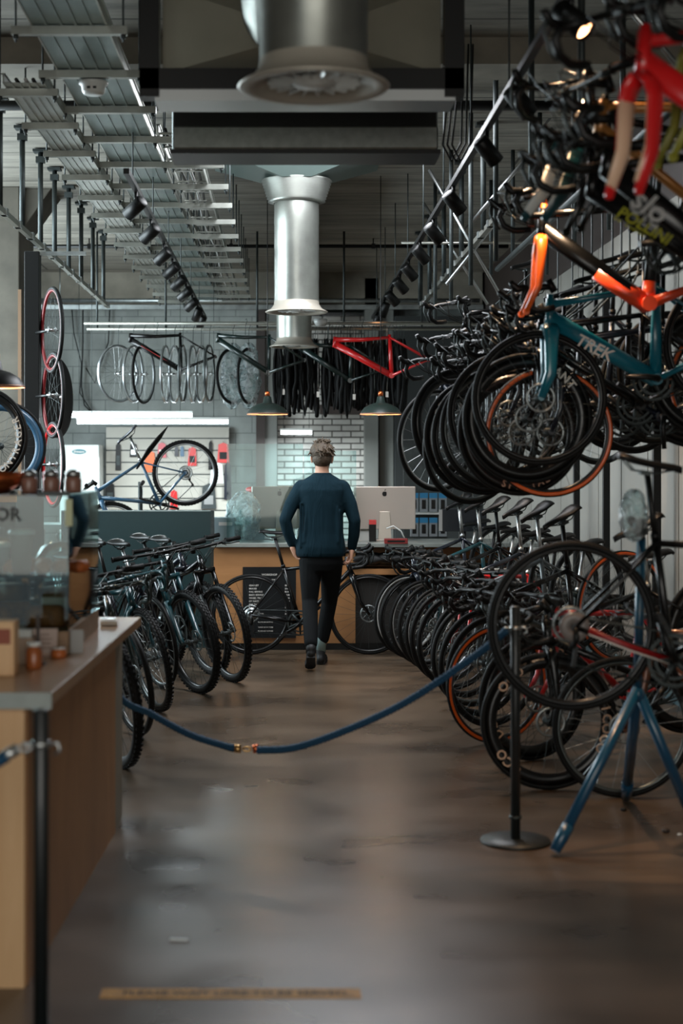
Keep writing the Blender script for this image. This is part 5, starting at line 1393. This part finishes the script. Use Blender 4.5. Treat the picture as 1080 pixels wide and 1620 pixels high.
# ------------------------------------------------------------------ the person
def solid(parts, voxel, name, m, parent, smooth=4, M=None):
    """fuse overlapping closed shapes into one continuous surface"""
    b = MB()
    for f_ in parts: f_(b)
    me = b.mesh(name); o = bpy.data.objects.new(name, me); COL.objects.link(o)
    r = o.modifiers.new('r', 'REMESH'); r.mode = 'VOXEL'; r.voxel_size = voxel; r.use_smooth_shade = True
    s = o.modifiers.new('s', 'SMOOTH'); s.iterations = smooth; s.factor = .5
    bpy.context.view_layer.update()
    dg = bpy.context.evaluated_depsgraph_get(); me2 = bpy.data.meshes.new_from_object(o.evaluated_get(dg)); bpy.data.objects.remove(o)
    me2.polygons.foreach_set('use_smooth', [True]*len(me2.polygons)); me2.materials.clear(); me2.materials.append(m); me2.name = name
    return link(name, me2, parent, M=M)
def blob(b, a, ra, c, rc, n=16):
    a = Vector(a); c = Vector(c); pts = []; rr = []
    L = (c-a).length; d = (c-a).normalized()
    for k in range(5):
        an = PI/2*(1-k/4); pts.append(a-d*ra*math.sin(an)); rr.append(max(.0008, ra*math.cos(an)))
    for k in range(5):
        an = PI/2*(k/4); pts.append(c+d*rc*math.sin(an)); rr.append(max(.0008, rc*math.cos(an)))
    b.tube(pts, rr, n)
def limb(pts):
    def fn(b):
        for (p, r), (q_, r2) in zip(pts, pts[1:]): blob(b, p, r, q_, r2)
    return fn
def hand(wrist, fdir, palm_n, thumb_side, curl, sgn=1):
    """palm with four unequal bent fingers and a thumb from the side of the palm"""
    wrist = Vector(wrist); f = Vector(fdir).normalized(); nrm = Vector(palm_n); nrm = (nrm-f*nrm.dot(f)).normalized(); side = Vector(thumb_side); side = (side-f*side.dot(f)-nrm*side.dot(nrm)).normalized()
    def fn(b):
        W = .040
        for k in range(4):
            u = (k-1.5)/1.5; base = wrist+f*.02-side*u*.022
            kn = wrist+f*(.088-.006*abs(u+.3))-side*u*W*.82
            blob(b, base, .017, kn, .0115)
            L = (.072, .080, .074, .058)[k]; seg = (L*.46, L*.30, L*.24); p = kn; d = f; rad = (.0098, .0090, .0082, .0068)
            for j in range(3):
                ang = curl*(.55+.35*j)
                ax = side; d = (Matrix.Rotation(ang*sgn, 4, ax) @ d).normalized()
                q2 = p+d*seg[j]; blob(b, p, rad[j], q2, rad[j+1]); p = q2
        t0 = wrist+f*.028+side*.022; t1 = wrist+f*.058+side*.052-nrm*.0+nrm*.010; t2 = t1+(f*.85+side*.25+nrm*.25).normalized()*.034; t3 = t2+(f*.95+nrm*.35).normalized()*.026
        blob(b, t0, .016, t1, .0125); blob(b, t1, .0120, t2, .0105); blob(b, t2, .0100, t3, .0080)
        blob(b, wrist-f*.03, .026, wrist+f*.02, .024)
    return fn
pr = thing('person', 'person in a dark blue sweater and black trousers walking away towards the counter', 'person', (.284, 12.0, 0))
hd = Vector((.012, .02, 1.655))
def head(b):
    b.ell((hd.x, hd.y, hd.z+.022), (.074, .092, .098), 24, 18)        # skull
    b.ell((hd.x+.004, hd.y+.045, hd.z-.045), (.056, .056, .072), 20, 14)   # face and jaw
    blob(b, (hd.x+.006, hd.y+.112, hd.z+.005), .010, (hd.x+.008, hd.y+.125, hd.z-.022), .014)  # nose
    blob(b, (hd.x-.02, hd.y+.098, hd.z-.052), .008, (hd.x+.03, hd.y+.098, hd.z-.052), .008)   # lips
    b.ell((hd.x+.006, hd.y+.085, hd.z-.093), (.022, .022, .018))
    for s_ in (-1, 1):
        b.ell((hd.x+s_*.028, hd.y+.086, hd.z+.018), (.016, .012, .010))
        b.ell((hd.x+s_*.079, hd.y+.012, hd.z-.014), (.010, .020, .032)); b.ell((hd.x+s_*.085, hd.y+.004, hd.z-.004), (.008, .014, .022))
def torso_u(b):
    b.loft([(0, 0, .84, .12, .09), (.01, 0, .92, .155, .105), (.01, 0, 1.05, .14, .10), (.01, 0, 1.2, .155, .105), (.01, 0, 1.35, .185, .11), (.01, 0, 1.44, .18, .095), (.012, 0, 1.5, .09, .07), (.012, .005, 1.54, .055, .058), (.012, .012, 1.62, .052, .055)], n=24)
shL = Vector((-.160, 0, 1.42)); elL = Vector((-.280, -.05, 1.165)); wrL = Vector((-.222, .0, .965))
shR = Vector((.180, 0, 1.42)); elR = Vector((.268, -.035, 1.16)); wrR = Vector((.250, .03, .935))
hipL = Vector((-.075, 0, .88)); knL = Vector((-.085, -.03, .52)); anL = Vector((-.080, -.30, .17))
hipR = Vector((.095, 0, .88)); knR = Vector((.075, .17, .50)); anR = Vector((.004, .16, .105))
body = solid([head, torso_u, limb([(shL, .045), (elL, .036), (wrL, .024)]), limb([(shR, .045), (elR, .036), (wrR, .024)]),
    hand(wrL, (.42, .10, -.86), (.6, -.5, .2), (.2, .9, .1), .55, -1), hand(wrR, (-.10, .05, -1), (-1, 0, 0), (0, 1, 0), .75, 1),
    limb([(hipL, .08), (knL, .05), (anL, .034)]), limb([(hipR, .08), (knR, .05), (anR, .034)])], .0042, 'body', SKIN, pr, 3)
CLOTH, nt, bb_ = nodes('dark_blue_sweater'); bb_.inputs['Base Color'].default_value = s2l((7, 34, 44)); bb_.inputs['Roughness'].default_value = .9; bb_.inputs['Specular IOR Level'].default_value = .2
n_ = N(nt, 'ShaderNodeTexNoise', Scale=5, Detail=3, Distortion=1.2); tcn = nt.nodes.new('ShaderNodeTexCoord'); mp = nt.nodes.new('ShaderNodeMapping'); mp.inputs['Scale'].default_value = (2.2, 2, .55)
nt.links.new(tcn.outputs['Object'], mp.inputs[0]); nt.links.new(mp.outputs[0], n_.inputs['Vector']); bp = N(nt, 'ShaderNodeBump', Strength=.5, Distance=.03); nt.links.new(n_.outputs['Fac'], bp.inputs['Height']); nt.links.new(bp.outputs[0], bb_.inputs['Normal'])
def sw_body(b):
    b.loft([(.0, -.005, .872, .185, .125), (.0, -.005, .90, .197, .135), (.0, -.005, .95, .198, .138), (.005, 0, 1.06, .176, .132), (.008, 0, 1.2, .172, .130), (.01, 0, 1.32, .188, .132), (.01, -.004, 1.40, .196, .125), (.01, 0, 1.455, .185, .108), (.012, 0, 1.495, .125, .088), (.012, .004, 1.522, .080, .075), (.012, .006, 1.536, .066, .068)], n=36, pw=2.3)
    for k in range(9):   # folds falling from the shoulders to the hem
        x = -.16+.04*k; blob(b, (x+.01*math.sin(k*2.1), -.112+.25*abs(x)**1.6+.004*math.cos(k*5), 1.30-.03*(k % 3)), .008, (x+.02*math.sin(k*3.7), -.122+.5*abs(x)**1.7, .96+.03*(k % 2)), .013, 8)
sweater = solid([sw_body, limb([(shL+Vector((.01, 0, -.005)), .066), ((shL+elL)/2+Vector((-.006, 0, 0)), .058), (elL, .048), ((elL+wrL)/2+Vector((-.006, 0, 0)), .046), (wrL+(elL-wrL)*.16, .040), (wrL+(elL-wrL)*.06, .037)]),
    limb([(shR+Vector((-.01, 0, -.005)), .066), ((shR+elR)/2+Vector((.006, 0, 0)), .058), (elR, .048), ((elR+wrR)/2+Vector((.006, 0, 0)), .046), (wrR+(elR-wrR)*.16, .040), (wrR+(elR-wrR)*.06, .037)])], .0075, 'sweater', CLOTH, pr, 6)
TROU = mat('black_trousers', (7, 10, 12), .85, spec=.2, bump=.4, nscale=6)
def tr_top(b): b.loft([(.01, .0, .76, .13, .10), (.01, 0, .82, .160, .118), (.008, 0, .90, .168, .122), (.005, 0, .97, .165, .118)], n=28, pw=2.3)
solid([tr_top, limb([(hipL+Vector((-.002, 0, -.04)), .095), ((hipL+knL)/2, .084), (knL, .064), ((knL+anL)/2, .060), (knL+(anL-knL)*.86, .053)]),
    limb([(hipR+Vector((-.01, 0, -.04)), .095), ((hipR+knR)/2, .084), (knR, .064), ((knR+anR)/2, .058), (knR+(anR-knR)*.74, .052)])], .0075, 'trousers', TROU, pr, 5)
HAIR = mat('light_brown_hair', (66, 52, 36), .6, noise=.45, nscale=90, bump=.7)
def hair(b):
    b.ell((hd.x, hd.y-.008, hd.z+.048), (.090, .104, .088), 24, 18)
    b.ell((hd.x, hd.y-.028, hd.z-.012), (.076, .078, .068), 22, 16)
    rn = random.Random(2)
    for k in range(150):
        th = rn.uniform(0, 2*PI); ph = rn.uniform(.0, 1.75)
        if math.sin(th) > .25 and ph > .95: continue
        d = Vector((math.sin(ph)*math.cos(th), math.sin(ph)*math.sin(th), math.cos(ph)))
        p = Vector((hd.x+d.x*.083, hd.y-.012+d.y*.096, hd.z+.045+d.z*.082)); t_ = Vector((d.x*.4+rn.uniform(-.5, .5)+.15, d.y*.4+rn.uniform(-.4, .3), -.75 if ph > .7 else .1)).normalized()
        blob(b, p, .012, p+t_*rn.uniform(.02, .04)+d*.008, .005, 6)
solid([hair], .004, 'hair', HAIR, pr, 1)
for s_ in (-1, 1):
    pass
MB().tube([(hd.x+.080, hd.y+.0, hd.z-.03), (hd.x+.083, hd.y+.04, hd.z-.045), (hd.x+.066, hd.y+.085, hd.z-.04)], .0028, 5).obj('mask_strap', KR, pr)
def mask(b): b.ell((hd.x+.004, hd.y+.068, hd.z-.052), (.062, .062, .052), 20, 14)
solid([mask], .006, 'face_mask', KR, pr, 2)
SH = mat('black_shoe', (16, 17, 18), .6); SOLE = mat('dark_sole', (30, 30, 30), .75)
def shoe(an, heel, toe, name):
    h = Vector(heel); t_ = Vector(toe); d = (t_-h); up = Vector((0, 0, 1)); n_ = d.normalized(); up = (up-n_*up.dot(n_)).normalized(); sdv = n_.cross(up)
    def fn(b):
        for k, (u, wd, ht) in enumerate(((.02, .030, .055), (.2, .036, .06), (.45, .036, .052), (.7, .043, .036), (.92, .034, .026))):
            for s2 in (-1, 1):
                p = h+d*u+up*.032+sdv*s2*(wd-.024); blob(b, p, .026, p+up*(ht-.03), .022, 12)
        blob(b, h+d*.02+up*.04, .034, h+d*.75+up*.034, .036, 12); blob(b, h+d*.75+up*.034, .036, h+d*.95+up*.03, .026, 12)
        blob(b, h+d*.08+up*.05, .036, Vector(an)+Vector((0, 0, .01)), .040, 12)
    o = solid([fn], .006, 'shoe', SH, pr, 3)
    b = MB()
    out = [(0, .024), (.03, .033), (.2, .035), (.45, .033), (.7, .043), (.88, .038), (1.0, .015)]
    vs = []; 
    for z in (0, .022):
        ring = [h+d*u+sdv*w_+up*z for u, w_ in out]+[h+d*u-sdv*w_+up*z for u, w_ in reversed(out)]; vs += ring
    n = len(out)*2
    b.add(vs, [tuple(range(n)), tuple(range(2*n-1, n-1, -1))]+[(i, (i+1) % n, n+(i+1) % n, n+i) for i in range(n)], False)
    b.obj('sole', SOLE, o)
shoe(anL, (-.080, -.335, .115), (-.085, -.165, .004), 'l')
shoe(anR, (.002, .12, .004), (.03, .385, .004), 'r')
MB().tube([anR+Vector((0, .0, -.01)), anR+Vector((.006, .0, .09)), anR+(knR-anR)*.32], [.040, .043, .050], 16).obj('sock', mat('pale_blue_sock', (136, 160, 160), .9), pr)
MB().tube([anL+Vector((0, .0, -.02)), anL+(knL-anL)*.2], [.040, .046], 16).obj('sock', KR, pr)
